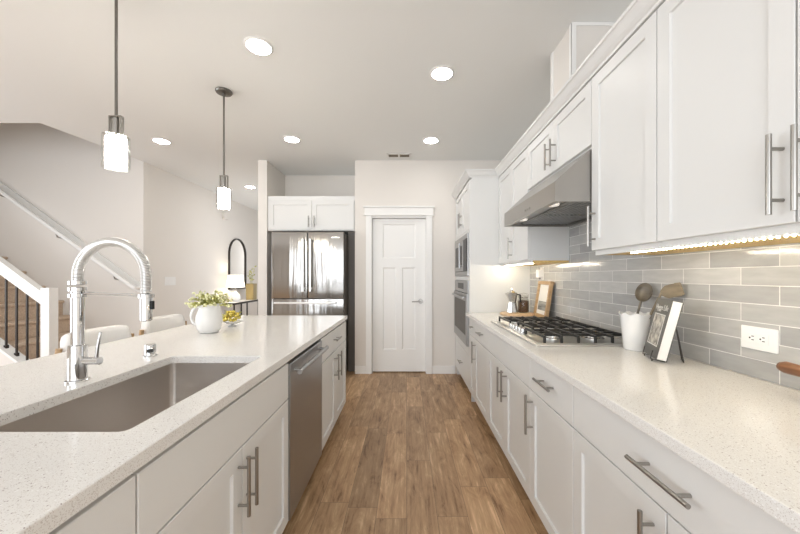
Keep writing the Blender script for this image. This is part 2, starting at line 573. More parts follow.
# door with three panels, casing, header, baseboards
b = MB()
yd = YB + .055
x0, x1, zt = -0.452, 0.254, 2.05
f = face_back(yd + .035)
b.rings([rect(f, x0, x1, 0.012, zt, 0), rect(f, x0, x1, 0.012, zt, .035)], True, False)
# front with three sunken panels, assembled as stiles, rails and fields
st, mid = 0.135, 0.076
cx = (x0 + x1) / 2
def fld(u0, u1, v0, v1):
    i = 0.012
    b.rings([rect(f, u0, u1, v0, v1, .035), rect(f, u0 + i, u1 - i, v0 + i, v1 - i, .024)], False, True)
rows = [(0.012, 0.305), (1.399, 1.527), (1.978, zt)]
b.rings([rect(f, x0, x0 + st, .012, zt, .0348), rect(f, x0, x0 + st, .012, zt, .035)])
b.rings([rect(f, x1 - st, x1, .012, zt, .0348), rect(f, x1 - st, x1, .012, zt, .035)])
for v0, v1 in rows:
    b.rings([rect(f, x0 + st, x1 - st, v0, v1, .0348), rect(f, x0 + st, x1 - st, v0, v1, .035)])
b.rings([rect(f, cx - mid / 2, cx + mid / 2, .305, 1.399, .0348), rect(f, cx - mid / 2, cx + mid / 2, .305, 1.399, .035)])
fld(x0 + st, cx - mid / 2, .305, 1.399); fld(cx + mid / 2, x1 - st, .305, 1.399); fld(x0 + st, x1 - st, 1.527, 1.978)
door = struct('door_1', b, 'trim')
b = MB()
hx, hz = 0.187, 0.95
b.cyl((hx, yd, hz), (hx, yd - .012, hz), .032, 24)
b.cyl((hx, yd - .012, hz), (hx, yd - .05, hz), .011, 12)
b.tube([(hx + .008, yd - .05, hz), (hx - .04, yd - .052, hz), (hx - .115, yd - .045, hz - .004)], [.011, .010, .007], 10)
put('door_handle', b, 'nickel', door, True)
b = MB()
b.box(-0.534, -0.462, YB - .018, YB - .0005, 0, 2.09, .002)
b.box(0.264, 0.336, YB - .018, YB - .0005, 0, 2.09, .002)
b.box(-0.55, 0.352, YB - .024, YB - .0005, 2.09, 2.185, .002)
b.box(-0.566, 0.368, YB - .04, YB - .0005, 2.185, 2.205, .003)
b.box(-0.566, 0.368, YB - .03, YB - .0005, 2.08, 2.092, .003)
# jamb
b.box(-0.4618, -0.454, YB, YB + .12, 0, 2.072); b.box(0.256, 0.2638, YB, YB + .12, 0, 2.072); b.box(-0.454, 0.256, YB, YB + .12, 2.054, 2.0745)
struct('trim_1', b, 'trim')
b = MB()
b.box(-0.679, -0.536, YB - .014, YB - .0005, 0, 0.105, .003); b.box(0.338, 0.64, YB - .014, YB - .0005, 0, 0.105, .003)
struct('baseboard_back', b, 'trim')
b = MB()
b.box(SX + .0005, SX + .014, SY1 + .02, 11.05, 0, .105, .003)
struct('baseboard_left', b, 'trim')

# duct chase above the hood cabinet
b = MB(); b.box(1.0, XR - .0005, 1.99, 2.27, 2.295, CEIL - .0005); struct('wall_chase', b, 'wall')
b = MB()
b.box(.993, .9995, 1.984, 2.016, 2.40, CEIL - .001); b.box(.993, 1.02, 1.983, 1.9895, 2.40, CEIL - .001)
b.box(.993, .9995, 2.244, 2.276, 2.40, CEIL - .001); b.box(1.02, XR - .001, 1.983, 1.9895, CEIL - .02, CEIL - .001)
struct('trim_2', b, 'trim')

# ------------------------------------------------------------------ right run: base cabinets
XBF = 0.665                       # carcass front, fronts stand 0.02 proud
fr = face_right(XBF)
BD = XR - XBF - .002
Z0, Z1, ZS = 0.105, 0.880, 0.695
def base(u0, u1, label, drawers, doors):
    return cabinet('base_cabinet', fr, u0, u1, Z0, Z1, BD, label, doors, drawers, 'white base cabinets along the right wall', True)
base(0.36, 1.275, 'widest white base cabinet, nearest in the right row, one long drawer over two doors',
     [(0.36, 1.275, ZS, Z1 - .013, .812, .783, False, .20)],
     [(0.36, .8175, Z0 + .005, ZS, .775, .57, True, .20), (.8175, 1.275, Z0 + .005, ZS, .86, .57, True, .20)])
base(1.275, 1.72, 'white single-door base cabinet with one pulled drawer just nearer than the gas cooktop',
     [(1.275, 1.72, ZS, Z1 - .013, 1.4975, .79, False, .17)], [(1.275, 1.72, Z0 + .005, ZS, 1.685, .575, True, .20)])
base(1.72, 2.605, 'white two-door base cabinet with handle-less top panel directly under the gas cooktop',
     [(1.72, 2.605, ZS, Z1 - .013, 0, 0, False, 0)],
     [(1.72, 2.1625, Z0 + .005, ZS, 2.12, .575, True, .20), (2.1625, 2.605, Z0 + .005, ZS, 2.205, .575, True, .20)])
base(2.605, 3.12, 'white base cabinet with drawer and single door just past the gas cooktop',
     [(2.605, 3.12, ZS, Z1 - .013, 2.82, .79, False, .16)], [(2.605, 3.12, Z0 + .005, ZS, 3.07, .575, True, .20)])
base(3.12, 3.37, 'narrow white base cabinet squeezed against the tall oven cabinet',
     [(3.12, 3.37, ZS, Z1 - .013, 3.2, .79, False, .11)], [(3.12, 3.37, Z0 + .005, ZS, 0, 0, True, 0)])

# counter, right
b = MB(); b.box(0.605, XR - .0105, 0.3, 3.3685, 0.8815, 0.914, .003)
tag(put('kitchen_countertop', b, 'quartz'), 'long white speckled quartz countertop along the right tiled wall', 'countertop')

# tall oven cabinet
ft = face_right(XBF)
t = thing('oven_cabinet', (0.97, 3.84, 0), 'tall white cabinet housing microwave and oven at the end of the right row', 'cabinet')
TY0, TY1 = 3.371, 4.334
b = MB()
b.box(XBF, XR - .002, TY0, TY0 + .02, .0005, 2.29)
b.box(XBF, XR - .002, TY1 - .02, TY1, .0005, 2.29)
b.box(XBF + .52, XR - .002, TY0 + .02, TY1 - .02, .105, 2.29)
for z0, z1 in ((.105, .47), (1.245, 1.275), (1.75, 2.29)):
    b.box(XBF, XBF + .52, TY0 + .02, TY1 - .02, z0, z1)
b.box(XBF - .0195, XBF, TY0, TY0 + .032, .105, 2.27); b.box(XBF - .0195, XBF, TY1 - .032, TY1, .105, 2.27)
b.box(XBF - .0195, XBF, TY0 + .032, TY1 - .032, .463, .548); b.box(XBF - .0195, XBF, TY0 + .032, TY1 - .032, 1.238, 1.283)
b.box(XBF - .0195, XBF, TY0 + .032, TY1 - .032, 1.737, 1.765)
put('carcass', b, 'paint', t)
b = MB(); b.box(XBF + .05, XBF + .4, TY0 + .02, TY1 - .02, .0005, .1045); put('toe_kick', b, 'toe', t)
g = lambda u, v, d: ft(u, v, d + .001)
b = MB(); slab(b, g, TY0 + .034, TY1 - .034, .11, .46); d = put('drawer', b, 'paint', t); pull(g, d, 3.84, .29, .16, False)
ym = (TY0 + TY1) / 2
for a0, a1, h in ((TY0 + .034, ym - G, ym - .035), (ym + G, TY1 - .034, ym + .035)):
    b = MB(); shaker(b, g, a0, a1, 1.768, 2.268); d = put('door', b, 'paint', t); pull(g, d, h, 1.93, .17, True)

# wall oven
OY0, OY1 = 3.406, 4.298
f = face_right(XBF - .021)
t = thing('wall_oven', (XBF + .2, 3.85, .55), 'built-in stainless oven with dark glass door below the microwave', 'oven')
b = MB(); b.box(XBF + .002, XBF + .45, OY0 + .02, OY1 - .02, .555, 1.232); b.box(XBF - .02, XBF + .002, OY0, OY1, .552, 1.236); put('body', b, 'steel', t)
b = MB(); slab(b, f, OY0, OY1, 1.105, 1.234, .012); put('control_panel', b, 'steel', t)
b = MB(); b.rings([rect(f, 3.66, 4.04, 1.14, 1.205, .0122), rect(f, 3.66, 4.04, 1.14, 1.205, .0135)]); put('display', b, 'black', t)
b = MB(); slab(b, f, OY0, OY1, .556, 1.10, .024); d = put('oven_door', b, 'steel', t)
b = MB(); b.rings([rect(f, OY0 + .07, OY1 - .07, .66, 1.02, .0242), rect(f, OY0 + .07, OY1 - .07, .66, 1.02, .026)]); put('window', b, 'oven_glass', d)
b = MB(); b.cyl(f(OY0 + .06, 1.06, .05), f(OY1 - .06, 1.06, .05), .011, 14)
for u in (OY0 + .1, OY1 - .1):
    b.cyl(f(u, 1.06, .024), f(u, 1.06, .05), .008, 10)
put('handle', b, 'steel', d, True)
# microwave
t = thing('microwave', (XBF + .2, 3.85, 1.285), 'built-in stainless microwave with black window above the wall oven', 'microwave')
b = MB(); b.box(XBF + .002, XBF + .45, OY0 + .02, OY1 - .02, 1.29, 1.73); b.box(XBF - .02, XBF + .002, OY0, OY1, 1.287, 1.733); put('body', b, 'gap', t)
b = MB()
for (a0, a1, v0, v1) in ((OY0, OY1, 1.287, 1.335), (OY0, OY1, 1.685, 1.733), (OY0, OY0 + .02, 1.335, 1.685), (OY1 - .05, OY1, 1.335, 1.685)):
    slab(b, f, a0, a1, v0, v1, .014)
put('trim_frame', b, 'steel', t)
b = MB(); slab(b, f, OY0 + .24, OY1 - .055, 1.34, 1.68, .02); d = put('microwave_door', b, 'steel', t)
b = MB(); b.rings([rect(f, OY0 + .31, OY1 - .12, 1.39, 1.63, .0202), rect(f, OY0 + .31, OY1 - .12, 1.39, 1.63, .022)]); put('window', b, 'black', d)
b = MB(); b.cyl(f(OY0 + .27, 1.37, .055), f(OY0 + .27, 1.65, .055), .01, 12)
for v in (1.40, 1.62):
    b.cyl(f(OY0 + .27, v, .02), f(OY0 + .27, v, .055), .007, 10)
put('handle', b, 'steel', d, True)
b = MB(); slab(b, f, OY0 + .022, OY0 + .235, 1.34, 1.68, .02); put('control_panel', b, 'black', t)

# upper cabinets
XU = 0.96
fu = face_right(XU)
UD = XR - XU - .002
UT = 2.285
UB = 1.387
grp = 'white upper cabinets on the right wall'
def upper(u0, u1, z0, dz0, label, doors):
    t = cabinet('upper_cabinet', fu, u0, u1, z0, UT, UD, label, doors, (), grp)
    if z0 < 1.5:
        b = MB()
        b.box(XU + .0205, XR - .012, u0 + .001, u1 - .001, z0 - .0165, z0 - .0003)
        put('bottom_panel', b, 'rawwood', t)
        b = MB(); b.box(XU, XU + .02, u0 + .0006, u1 - .0006, z0 - .018, z0 - .0003); put('light_rail', b, 'paint', t)
    return t
DB, DT = 1.409, 2.284
upper(0.352, 1.24, UB + .018, DB, 'largest white upper cabinet, nearest in the right row, two tall doors above the outlet',
      [(.352, .796, DB, DT, .769, 1.534, True, .20), (.796, 1.24, DB, DT, .823, 1.534, True, .20)])
upper(1.24, 1.677, UB + .018, DB, 'white single-door upper cabinet between range hood and the nearest cabinet pair',
      [(1.24, 1.677, DB, DT, 1.642, 1.53, True, .20)])
upper(1.677, 2.557, 1.93, 1.95, 'short white two-door upper cabinet mounted over the range hood',
      [(1.677, 2.117, 1.95, DT, 2.078, 2.06, True, .17), (2.117, 2.557, 1.95, DT, 2.156, 2.06, True, .17)])
upper(2.557, 3.369, UB + .018, DB, 'white two-door upper cabinet between range hood and tall oven cabinet',
      [(2.557, 2.97, DB, DT, 2.94, 1.53, True, .19), (2.97, 3.369, DB, DT, 0, 0, True, 0)])

# crown moulding: uppers, return and tall cabinet
prof = [(0.0, 2.287), (.006, 2.287), (.008, 2.300), (.014, 2.304), (.024, 2.315), (.038, 2.338), (.044, 2.345), (.050, 2.347), (.052, 2.360), (0.0, 2.360)]
xa, xb, ya = XU - .021, XBF - .021, TY0 - .002
b = MB()
loops = []
for pt in ((xa, 0.35, 'y'), (xa, ya, 'c'), (xb, ya, 'k'), (xb, YB - .002, 'y')):
    lp = []
    for o_, z in prof:
        if pt[2] == 'y': lp.append(Vector((pt[0] - o_, pt[1], z)))
        else: lp.append(Vector((pt[0] - o_, pt[1] - o_, z)))
    loops.append(lp)
b.rings(loops)
b.box(xa + .0005, XR - .002, 0.352, ya - .0005, 2.2866, 2.355)
b.box(xb + .0005, XR - .002, TY0, YB - .002, 2.2915, 2.355)
struct('trim_3', b, 'paint')

# under-cabinet led strips
def led(u0, u1, label):
    t = thing('led_strip', (XU + .037, (u0 + u1) / 2, UB), label, 'light strip', 'under-cabinet led strips')
    b = MB(); b.box(XU + .032, XU + .042, u0, u1, UB - .001, UB + .0012); put('tape', b, 'white', t)
    b = MB()
    y = u0 + .015
    while y < u1:
        b.box(XU + .0355, XU + .0385, y, y + .0035, UB - .0035, UB - .0012)
        y += .018
    o = put('led_chips', b, 'led', t)
    o['kind'] = 'stuff'
led(0.40, 1.46, 'glowing warm led strip under the near upper cabinets')
led(2.60, 3.33, 'warm led strip under the far upper cabinet beside the tall cabinet')

# range hood
HY0, HY1 = 1.682, 2.548
t = thing('range_hood', (1.0, 2.115, 1.663), 'stainless under-cabinet range hood above the gas cooktop', 'range hood')
poly = [(.756, 1.663), (.756, 1.765), (.936, 1.928), (XR - .012, 1.928), (XR - .012, 1.663), (XR - .04, 1.663), (XR - .04, 1.69), (.782, 1.69), (.782, 1.663)]
b = MB()
fy = lambda a, c, d: Vector((a, d, c))
b.prism(poly, fy, HY0 + .022, HY1 - .022)
full = [(.756, 1.663), (.756, 1.765), (.936, 1.928), (XR - .012, 1.928), (XR - .012, 1.663)]
b.prism(full, fy, HY0, HY0 + .0215); b.prism(full, fy, HY1 - .0215, HY1)
put('canopy', b, 'hood', t)
for k in range(2):
    y0 = HY0 + .03 + k * .403
    b = MB()
    b.box(.88, XR - .05, y0, y0 + .398, 1.680, 1.6885)
    for i in range(12):
        x = .89 + i * .027
        b.box(x, x + .014, y0 + .01, y0 + .388, 1.674, 1.6802)
    put('filter', b, 'steel', t)
for y in (1.87, 2.36):
    b = MB(); b.lathe([(.030, 0), (.034, .004), (.034, .010)], (.83, y, 1.6795), 24); put('lamp', b, 'hoodlamp', t, True)
for i in range(3):
    b = MB()
    b.cyl((.753, 2.03 + i * .035, 1.70), (.7559, 2.03 + i * .035, 1.70), .007, 12)
    put('button', b, 'nickel', t, True)

# ------------------------------------------------------------------ gas cooktop
CX0, CX1, CY0, CY1 = .672, 1.205, 1.713, 2.625
ZC = .9145
t = thing('gas_cooktop', ((CX0 + CX1) / 2, (CY0 + CY1) / 2, ZC), 'stainless five-burner gas cooktop with black cast iron grates', 'cooktop')
b = MB(); b.box(CX0, CX1, CY0, CY1, ZC, ZC + .012, .004); b.box(CX0 + .025, CX1 - .025, CY0 + .025, CY1 - .025, ZC + .010, ZC + .0135)
put('tray', b, 'tray', t)
burn = [(.83, 1.88, .040), (1.06, 1.88, .048), (.98, 2.169, .060), (.83, 2.458, .045), (1.06, 2.458, .036)]
for (x, y, r) in burn:
    b = MB(); b.lathe([(r * 1.25, 0), (r * 1.25, .006), (r, .010), (r, .018), (r * .9, .019)], (x, y, ZC + .0137), 24)
    o = put('burner', b, 'alu', t, True)
    b = MB(); b.lathe([(r * .92, 0), (r * .95, .003), (r * .9, .009), (.004, .010)], (x, y, ZC + .033), 24); put('burner_cap', b, 'iron', o, True)
def grate(y0, y1, x0, x1, cs):
    b = MB()
    zt, zb = ZC + .054, ZC + .040
    nb_ = 6
    for k in range(nb_):
        x = x0 + (x1 - x0 - .011) * k / (nb_ - 1)
        b.box(x, x + .011, y0, y1, zb, zt, .002, 1)
        for y in (y0, y1 - .012):
            b.box(x, x + .011, y, y + .012, ZC + .0137, zb + .002)
    for y in (y0 + .055, (y0 + y1) / 2 - .005, y1 - .065):
        b.box(x0, x1, y, y + .010, zb + .001, zt - .001, .002, 1)
    for (cx_, cy_) in cs:
        b.lathe([(.040, 0), (.046, 0), (.046, .011), (.040, .011), (.040, 0)], (cx_, cy_, zb + .0005), 24, 1, 1, False, False)
    put('grate', b, 'iron', t)
gx0, gx1 = .725, 1.185
grate(1.74, 2.022, gx0, gx1, [(.83, 1.88), (1.06, 1.88)])
grate(2.028, 2.310, gx0 + .05, gx1, [(.98, 2.169)])
grate(2.316, 2.598, gx0, gx1, [(.83, 2.458), (1.06, 2.458)])
for i in range(5):
    b = MB(); b.lathe([(.019, 0), (.019, .006), (.016, .008), (.015, .026), (.013, .028)], (.725, 2.055 + i * .057, ZC + .0137), 20)
    put('knob', b, 'alu', t, True)

# ------------------------------------------------------------------ island
XIF = -.586
fi = face_island(XIF)
grpI = 'white cabinets of the kitchen island'
ID = .70
def isl(u0, u1, label, drawers, doors):
    return cabinet('island_cabinet', fi, u0, u1, Z0, Z1, ID, label, doors, drawers, grpI, True)
SKX0, SKX1, SKY0, SKY1 = -1.08, -.664, .779, 1.519
isl(0.10, .692, 'white island cabinet nearest the camera, at the lower left of the sink', [(0.10, .692, ZS, Z1 - .013, 0, 0, 0, 0)], [(0.10, .692, Z0 + .005, ZS, .16, .57, True, .2)])
# sink base: hollow so that the bowl hangs inside
t = thing('sink_cabinet', (XIF - ID / 2, 1.17, 0), 'white two-door island cabinet under the sink with a wide blank panel', 'cabinet', grpI)
b = MB()
for (y0, y1) in ((.6926, .7096), (1.5646, 1.5816)):
    b.box(XIF - ID, XIF, y0, y1, Z0, Z1)
b.box(XIF - ID, XIF - ID + .017, .7096, 1.5646, Z0, Z1); b.box(XIF - ID, XIF, .7096, 1.5646, Z0, Z0 + .02)
b.box(XIF - .018, XIF, .7096, 1.5646, ZS - .02, Z1)
put('carcass', b, 'paint', t)
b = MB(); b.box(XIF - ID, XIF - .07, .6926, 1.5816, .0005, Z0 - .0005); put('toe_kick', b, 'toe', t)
g = lambda u, v, d: fi(u, v, d + .001)
b = MB(); slab(b, g, .692 + G, 1.582 - G, ZS + G, Z1 - .015); put('front_panel', b, 'paint', t)
for a0, a1, h in ((.692, 1.137, 1.108), (1.137, 1.582, 1.166)):
    b = MB(); shaker(b, g, a0 + G, a1 - G, Z0 + .005, ZS - G); d = put('door', b, 'paint', t); pull(g, d, h, .575, .20, True)
isl(2.19, 3.08, 'white island cabinet at the far end past the dishwasher with one drawer over two doors', [(2.19, 3.08, ZS, Z1 - .013, 2.60, .79, False, .16)],
    [(2.19, 2.635, Z0 + .005, ZS, 2.575, .575, True, .2), (2.635, 3.08, Z0 + .005, ZS, 2.69, .575, True, .2)])
# dishwasher
t = thing('dishwasher', (XIF - .3, 1.9365, 0), 'stainless dishwasher with bar handle built into the island', 'dishwasher')
b = MB(); b.box(XIF - .58, XIF - .001, 1.588, 2.185, .1, .868); put('tub', b, 'gap', t)
b = MB(); b.box(XIF - .58, XIF - .06, 1.588, 2.185, .0005, .0995); put('toe_kick', b, 'black', t)
b = MB(); slab(b, g, 1.587, 2.186, .105, .858, .026, .003); d = put('dishwasher_door', b, 'steel', t)
b = MB(); b.cyl(g(1.61, .815, .065), g(2.163, .815, .065), .0125, 14)
for u in (1.65, 2.125):
    b.cyl(g(u, .815, .0262), g(u, .815, .065), .009, 10)
put('handle', b, 'steel', d, True)

# island top with sink cut-out
b = MB()
IX0, IX1, IY0, IY1 = -1.66, -.555, 0.05, 3.10
z0, z1 = .8815, .914
def ring_slab(outer, inner, z0, z1):
    """outer & inner: rect corner lists with equal numbers of points"""
    r = 0.002
    def sh(lp, z): return [Vector((x, y, z)) for x, y in lp]
    def grow(lp, s):
        cx_ = sum(p[0] for p in lp) / len(lp); cy_ = sum(p[1] for p in lp) / len(lp)
        return [(x + (s if x > cx_ else -s), y + (s if y > cy_ else -s)) for x, y in lp]
    b.rings([sh(inner, z0), sh(outer, z0), sh(outer, z1 - r), sh(grow(outer, -r), z1), sh(grow(inner, r), z1), sh(inner, z1 - r), sh(inner, z0)], False, False)
# straight outer edge sampled to match the rounded cut-out
def rrect(x0, x1, y0, y1, r, n=5):
    pts = []
    for (cx_, cy_, a0) in ((x1 - r, y0 + r, -PI / 2), (x1 - r, y1 - r, 0), (x0 + r, y1 - r, PI / 2), (x0 + r, y0 + r, PI)):
        for k in range(n + 1):
            a = a0 + PI / 2 * k / n
            pts.append((cx_ + r * math.cos(a), cy_ + r * math.sin(a)))
    return pts
inner = rrect(SKX0, SKX1, SKY0, SKY1, .02)
outer = rrect(IX0, IX1, IY0, IY1, .004)
ring_slab(outer, inner, z0, z1)
bmesh.ops.remove_doubles(b.bm, verts=b.bm.verts[:], dist=1e-6)
tag(put('island_countertop', b, 'quartz'), 'white speckled quartz island countertop with sink cut-out', 'countertop')

# undermount sink
t = thing('kitchen_sink', ((SKX0 + SKX1) / 2, (SKY0 + SKY1) / 2, .66), 'large stainless undermount sink set in the island', 'sink')
b = MB()
o_, i_ = .010, -.003
lo = lambda e, z, r: [Vector((x, y, z)) for x, y in rrect(SKX0 - e, SKX1 + e, SKY0 - e, SKY1 + e, r)]
b.rings([lo(.012, .8805, .03), lo(.003, .8805, .022), lo(.003, .70, .022), lo(-.006, .672, .03), lo(-.03, .662, .04)], False, True)
b.rings([lo(.012, .8805, .03), lo(.012, .66, .03), lo(-.03, .656, .04)], False, True)
put('basin', b, 'sink', t, True, 30)
b = MB(); b.lathe([(.055, 0), (.055, .004), (.045, .003), (.040, -.002)], (-.95, 1.15, .6625), 24); put('drain', b, 'chrome', t, True)

# faucet
FX, FY = -1.152, 1.156
t = thing('kitchen_faucet', (FX, FY, .914), 'tall chrome spring-arch pull-down faucet behind the sink', 'faucet')
b = MB(); b.lathe([(.034, 0), (.034, .006), (.027, .008), (.026, .125), (.020, .128)], (FX, FY, .9143), 32)
b.lathe([(.0185, 0), (.0185, .20)], (FX, FY, 1.042), 24)
put('body', b, 'chrome', t, True)
b = MB()
for z in (1.206, 1.228, 1.250):
    b.lathe([(.019, 0), (.025, .002), (.025, .014), (.019, .016)], (FX, FY, z), 24)
put('collar', b, 'chrome', t, True)
R_ = .120
arc = [Vector((FX, FY, 1.255 + .026 * k / 4)) for k in range(4)] + [Vector((FX + R_ - R_ * math.cos(PI * k / 32), FY, 1.281 + R_ * math.sin(PI * k / 32))) for k in range(33)] + [Vector((FX + 2 * R_, FY, 1.281 - .06 * k / 5)) for k in range(1, 6)]
b = MB(); b.tube(arc, .0105, 12); put('hose', b, 'white', t, True)
# spring coil
ln = [0]
for a_, c_ in zip(arc[:-1], arc[1:]): ln.append(ln[-1] + (c_ - a_).length)
def at(s):
    for k in range(len(arc) - 1):
        if s <= ln[k + 1] or k == len(arc) - 2:
            q = (s - ln[k]) / (ln[k + 1] - ln[k])
            return arc[k].lerp(arc[k + 1], q), (arc[k + 1] - arc[k]).normalized()
turns, per = int(ln[-1] / .0052), 12
pts = []
for i in range(turns * per + 1):
    p, tg = at(ln[-1] * i / (turns * per))
    n = Vector((0, 1, 0)); m_ = tg.cross(n)
    a = 2 * PI * i / per
    pts.append(p + (n * math.cos(a) + m_ * math.sin(a)) * .0145)
b = MB(); b.tube(pts, .0024, 5); put('spring', b, 'spring', t, True, 80)
hx = FX + 2 * R_
b = MB(); b.lathe([(.014, .0), (.018, .004), (.0185, .085), (.016, .092), (.014, .094)], (hx, FY, 1.124), 24); o = put('spray_head', b, 'chrome', t, True)
b = MB(); b.box(hx + .0185, hx + .026, FY - .006, FY + .006, 1.165, 1.195, .002); put('spray_button', b, 'black', o)
b = MB(); b.tube([(FX + .024, FY, 1.222), (hx - .02, FY, 1.214)], .0055, 10); b.lathe([(.0192, 0), (.024, .001), (.024, .013), (.0192, .014)], (hx, FY, 1.205), 24); put('docking_arm', b, 'chrome', t, True)
b = MB(); b.cyl((FX + .024, FY, .985), (FX + .078, FY, .985), .0135, 18); b.tube([(FX + .066, FY, .992), (FX + .070, FY, 1.03), (FX + .081, FY, 1.085)], [.006, .0055, .0045], 10); put('lever', b, 'chrome', t, True)

b = MB(); b.lathe([(.028, 0), (.028, .004), (.0225, .006), (.0225, .050), (.020, .054), (.003, .055)], (-1.18, 1.52, .9143), 28)
t = tag(put('air_gap_cap', b, 'chrome', None, True), 'small chrome air gap cap on the island behind the sink', 'air gap')
b = MB(); b.box(-1.176, -1.1565, 1.493, 1.505, .935, .950); put('vent_slot', b, 'outlet_dark', t)

# ------------------------------------------------------------------ pitcher, flowers, dish
px, py = -1.292, 2.16
t = thing('pitcher', (px, py, .914), 'white ceramic pitcher holding the green sprigs on the island', 'pitcher')
b = MB()
n = 40
prof_o = [(.043, 0), (.050, .004), (.064, .030), (.070, .065), (.066, .100), (.055, .130), (.052, .145), (.058, .163)]
prof_i = [(.054, .163), (.048, .145), (.050, .130), (.061, .100), (.064, .065), (.058, .030), (.030, .010)]
PS = 1.13
loops = []
for r, z in prof_o + prof_i:
    r *= PS
    lp = []
    for k in range(n):
        a = 2 * PI * k / n
        sp_ = max(0, (z - .12) / .043) * max(0, math.cos(a)) ** 6 * .022
        lp.append(Vector((px + (r + sp_) * math.cos(a), py + r * math.sin(a), .9143 + z * PS + sp_ * .45 * (1 if z > .14 else 0))))
    loops.append(lp)
b.rings(loops)
put('body', b, 'ceramic', t, True, 60)
b = MB(); hp = []
for k in range(15):
    a = PI * k / 14
    hp.append((px - .060 - .050 * math.sin(a) - .010 * (1 - math.cos(a)) * .5, py - .005, .9143 + .170 - .12 * (1 - math.cos(a)) / 2))
b.tube(hp, [.008] * 15, 10); put('handle', b, 'ceramic', t, True)

def leaf(b, p, d, l, wd):
    d = d.normalized()
    s = d.cross(Vector((random.uniform(-1, 1), random.uniform(-1, 1), random.uniform(-1, 1)))).normalized() * wd
    up = d.cross(s).normalized() * l * .12
    b.rings([[p, p + d * l * .5 + s + up, p + d * l, p + d * l * .5 - s + up]], True, False)

ctr = Vector((px + .005, py, .914 + .158))
t = thing('sprig_bunch', (px, py, .914 + .158), 'bunch of green sprigs with pale yellow blossoms in the white pitcher', 'flowers')
bs, bl, bb = MB(), MB(), MB()
for i in range(64):
    a = random.uniform(0, 2 * PI)
    el = random.uniform(.15, 1.0)
    rad = random.uniform(.05, .135)
    tip = ctr + Vector((math.cos(a) * rad * 1.1 * math.cos(el * .9), math.sin(a) * rad * math.cos(el * .9), -.005 + .10 * el + .25 * (.115 - rad) + random.uniform(-.01, .01)))
    st_ = ctr + Vector((math.cos(a) * .02, math.sin(a) * .02, 0))
    midp = st_.lerp(tip, .5) + Vector((0, 0, .018))
    bs.tube([st_, midp, tip], .0012, 5)
    for k in range(11):
        q = st_.lerp(midp, .3 + .7 * random.random()) if k < 3 else midp.lerp(tip, random.random())
        d = Vector((random.uniform(-1, 1), random.uniform(-1, 1), random.uniform(-.4, .9)))
        leaf(bl, q, d, random.uniform(.014, .026), random.uniform(.004, .007))
    for k in range(3):
        bb.sphere(tip + Vector((random.uniform(-.012, .012), random.uniform(-.012, .012), random.uniform(-.008, .01))), random.uniform(.005, .009), 1)
put('stems', bs, 'leaf', t); o = put('leaves', bl, 'leaf', t); put('blossoms', bb, 'bloom', t, True)

dx, dy = -1.285, 2.43
t = thing('footed_dish', (dx, dy, .914), 'small white footed dish under the yellow blossoms on the island', 'dish')
b = MB(); b.lathe([(.030, 0), (.030, .004), (.016, .010), (.014, .018), (.042, .022), (.073, .034), (.074, .037), (.042, .027), (.004, .025)], (dx, dy, .9143), 36); put('bowl', b, 'ceramic', t, True, 60)
t = thing('yellow_blossom_heap', (dx, dy, .944), 'heap of yellow blossoms on the white footed dish behind the pitcher', 'flowers')
b, bl = MB(), MB()
for i in range(34):
    a, e = random.uniform(0, 2 * PI), random.uniform(0, 1)
    r = .048 * math.sqrt(1 - e * e * .8)
    p = Vector((dx + r * math.cos(a), dy + r * math.sin(a), .960 + .060 * e))
    b.sphere(p, random.uniform(.012, .018), 1, (1, 1, .8))
    if i % 2 == 0:
        leaf(bl, p, Vector((math.cos(a), math.sin(a), random.uniform(-.1, .8))), .032, .008)
put('petals', b, 'yellow', t, True, 80); put('leaves', bl, 'leaf', t)

# ------------------------------------------------------------------ stools
def stool(cx_, cy_, label):
    t = thing('counter_stool', (cx_, cy_, 0), label, 'stool', 'white stools behind the island')
    b = MB()
    # curved upholstered back, faces +X
    loops = []
    NB = 22
    for i in range(NB + 1):
        u = -1 + 2 * i / NB
        y = u * .205
        bow = .045 * (1 - u * u)
        th = .030
        top = .975 - .02 * abs(u) ** 8
        bot = .74
        e = 1.0 if abs(u) < .97 else .6
        xo = cx_ - .16 - bow
        hh = (top - bot) / 2; zc = (top + bot) / 2
        lp = []
        for k in range(16):
            a = 2 * PI * k / 16
            ca, sa = math.cos(a), math.sin(a)
            lp.append(Vector((xo + th * e * math.copysign(abs(ca) ** .6, ca), cy_ + y, zc + hh * e * math.copysign(abs(sa) ** .35, sa))))
        loops.append(lp)
    b.rings(loops)
    put('backrest', b, 'fabric', t, True, 60)
    b = MB(); b.box(cx_ - .21, cx_ + .20, cy_ - .22, cy_ + .22, .60, .68, .03, 4); put('seat', b, 'fabric', t, True, 60)
    for sx_ in (-1, 1):
        for sy_ in (-1, 1):
            b = MB()
            if sx_ < 0:
                b.tube([(cx_ - .20, cy_ + sy_ * .245, .001), (cx_ - .185, cy_ + sy_ * .240, .6), (cx_ - .16, cy_ + sy_ * .226, .905)], [.013, .016, .014], 12)
            else:
                b.tube([(cx_ + .19, cy_ + sy_ * .22, .001), (cx_ + .165, cy_ + sy_ * .19, .615)], [.012, .017], 12)
            put('leg', b, 'wood', t, True)
    for q in (((cx_ + .182, cy_ - .206, .25), (cx_ + .182, cy_ + .206, .25)), ((cx_ - .194, cy_ - .242, .30), (cx_ - .194, cy_ + .242, .30))):
        b = MB(); b.tube(q, .009, 10); put('footrail', b, 'wood', t, True)
stool(-1.64, 1.935, 'white upholstered counter stool behind the island nearest the faucet')
stool(-1.70, 2.545, 'white upholstered counter stool behind the island nearest the pitcher')

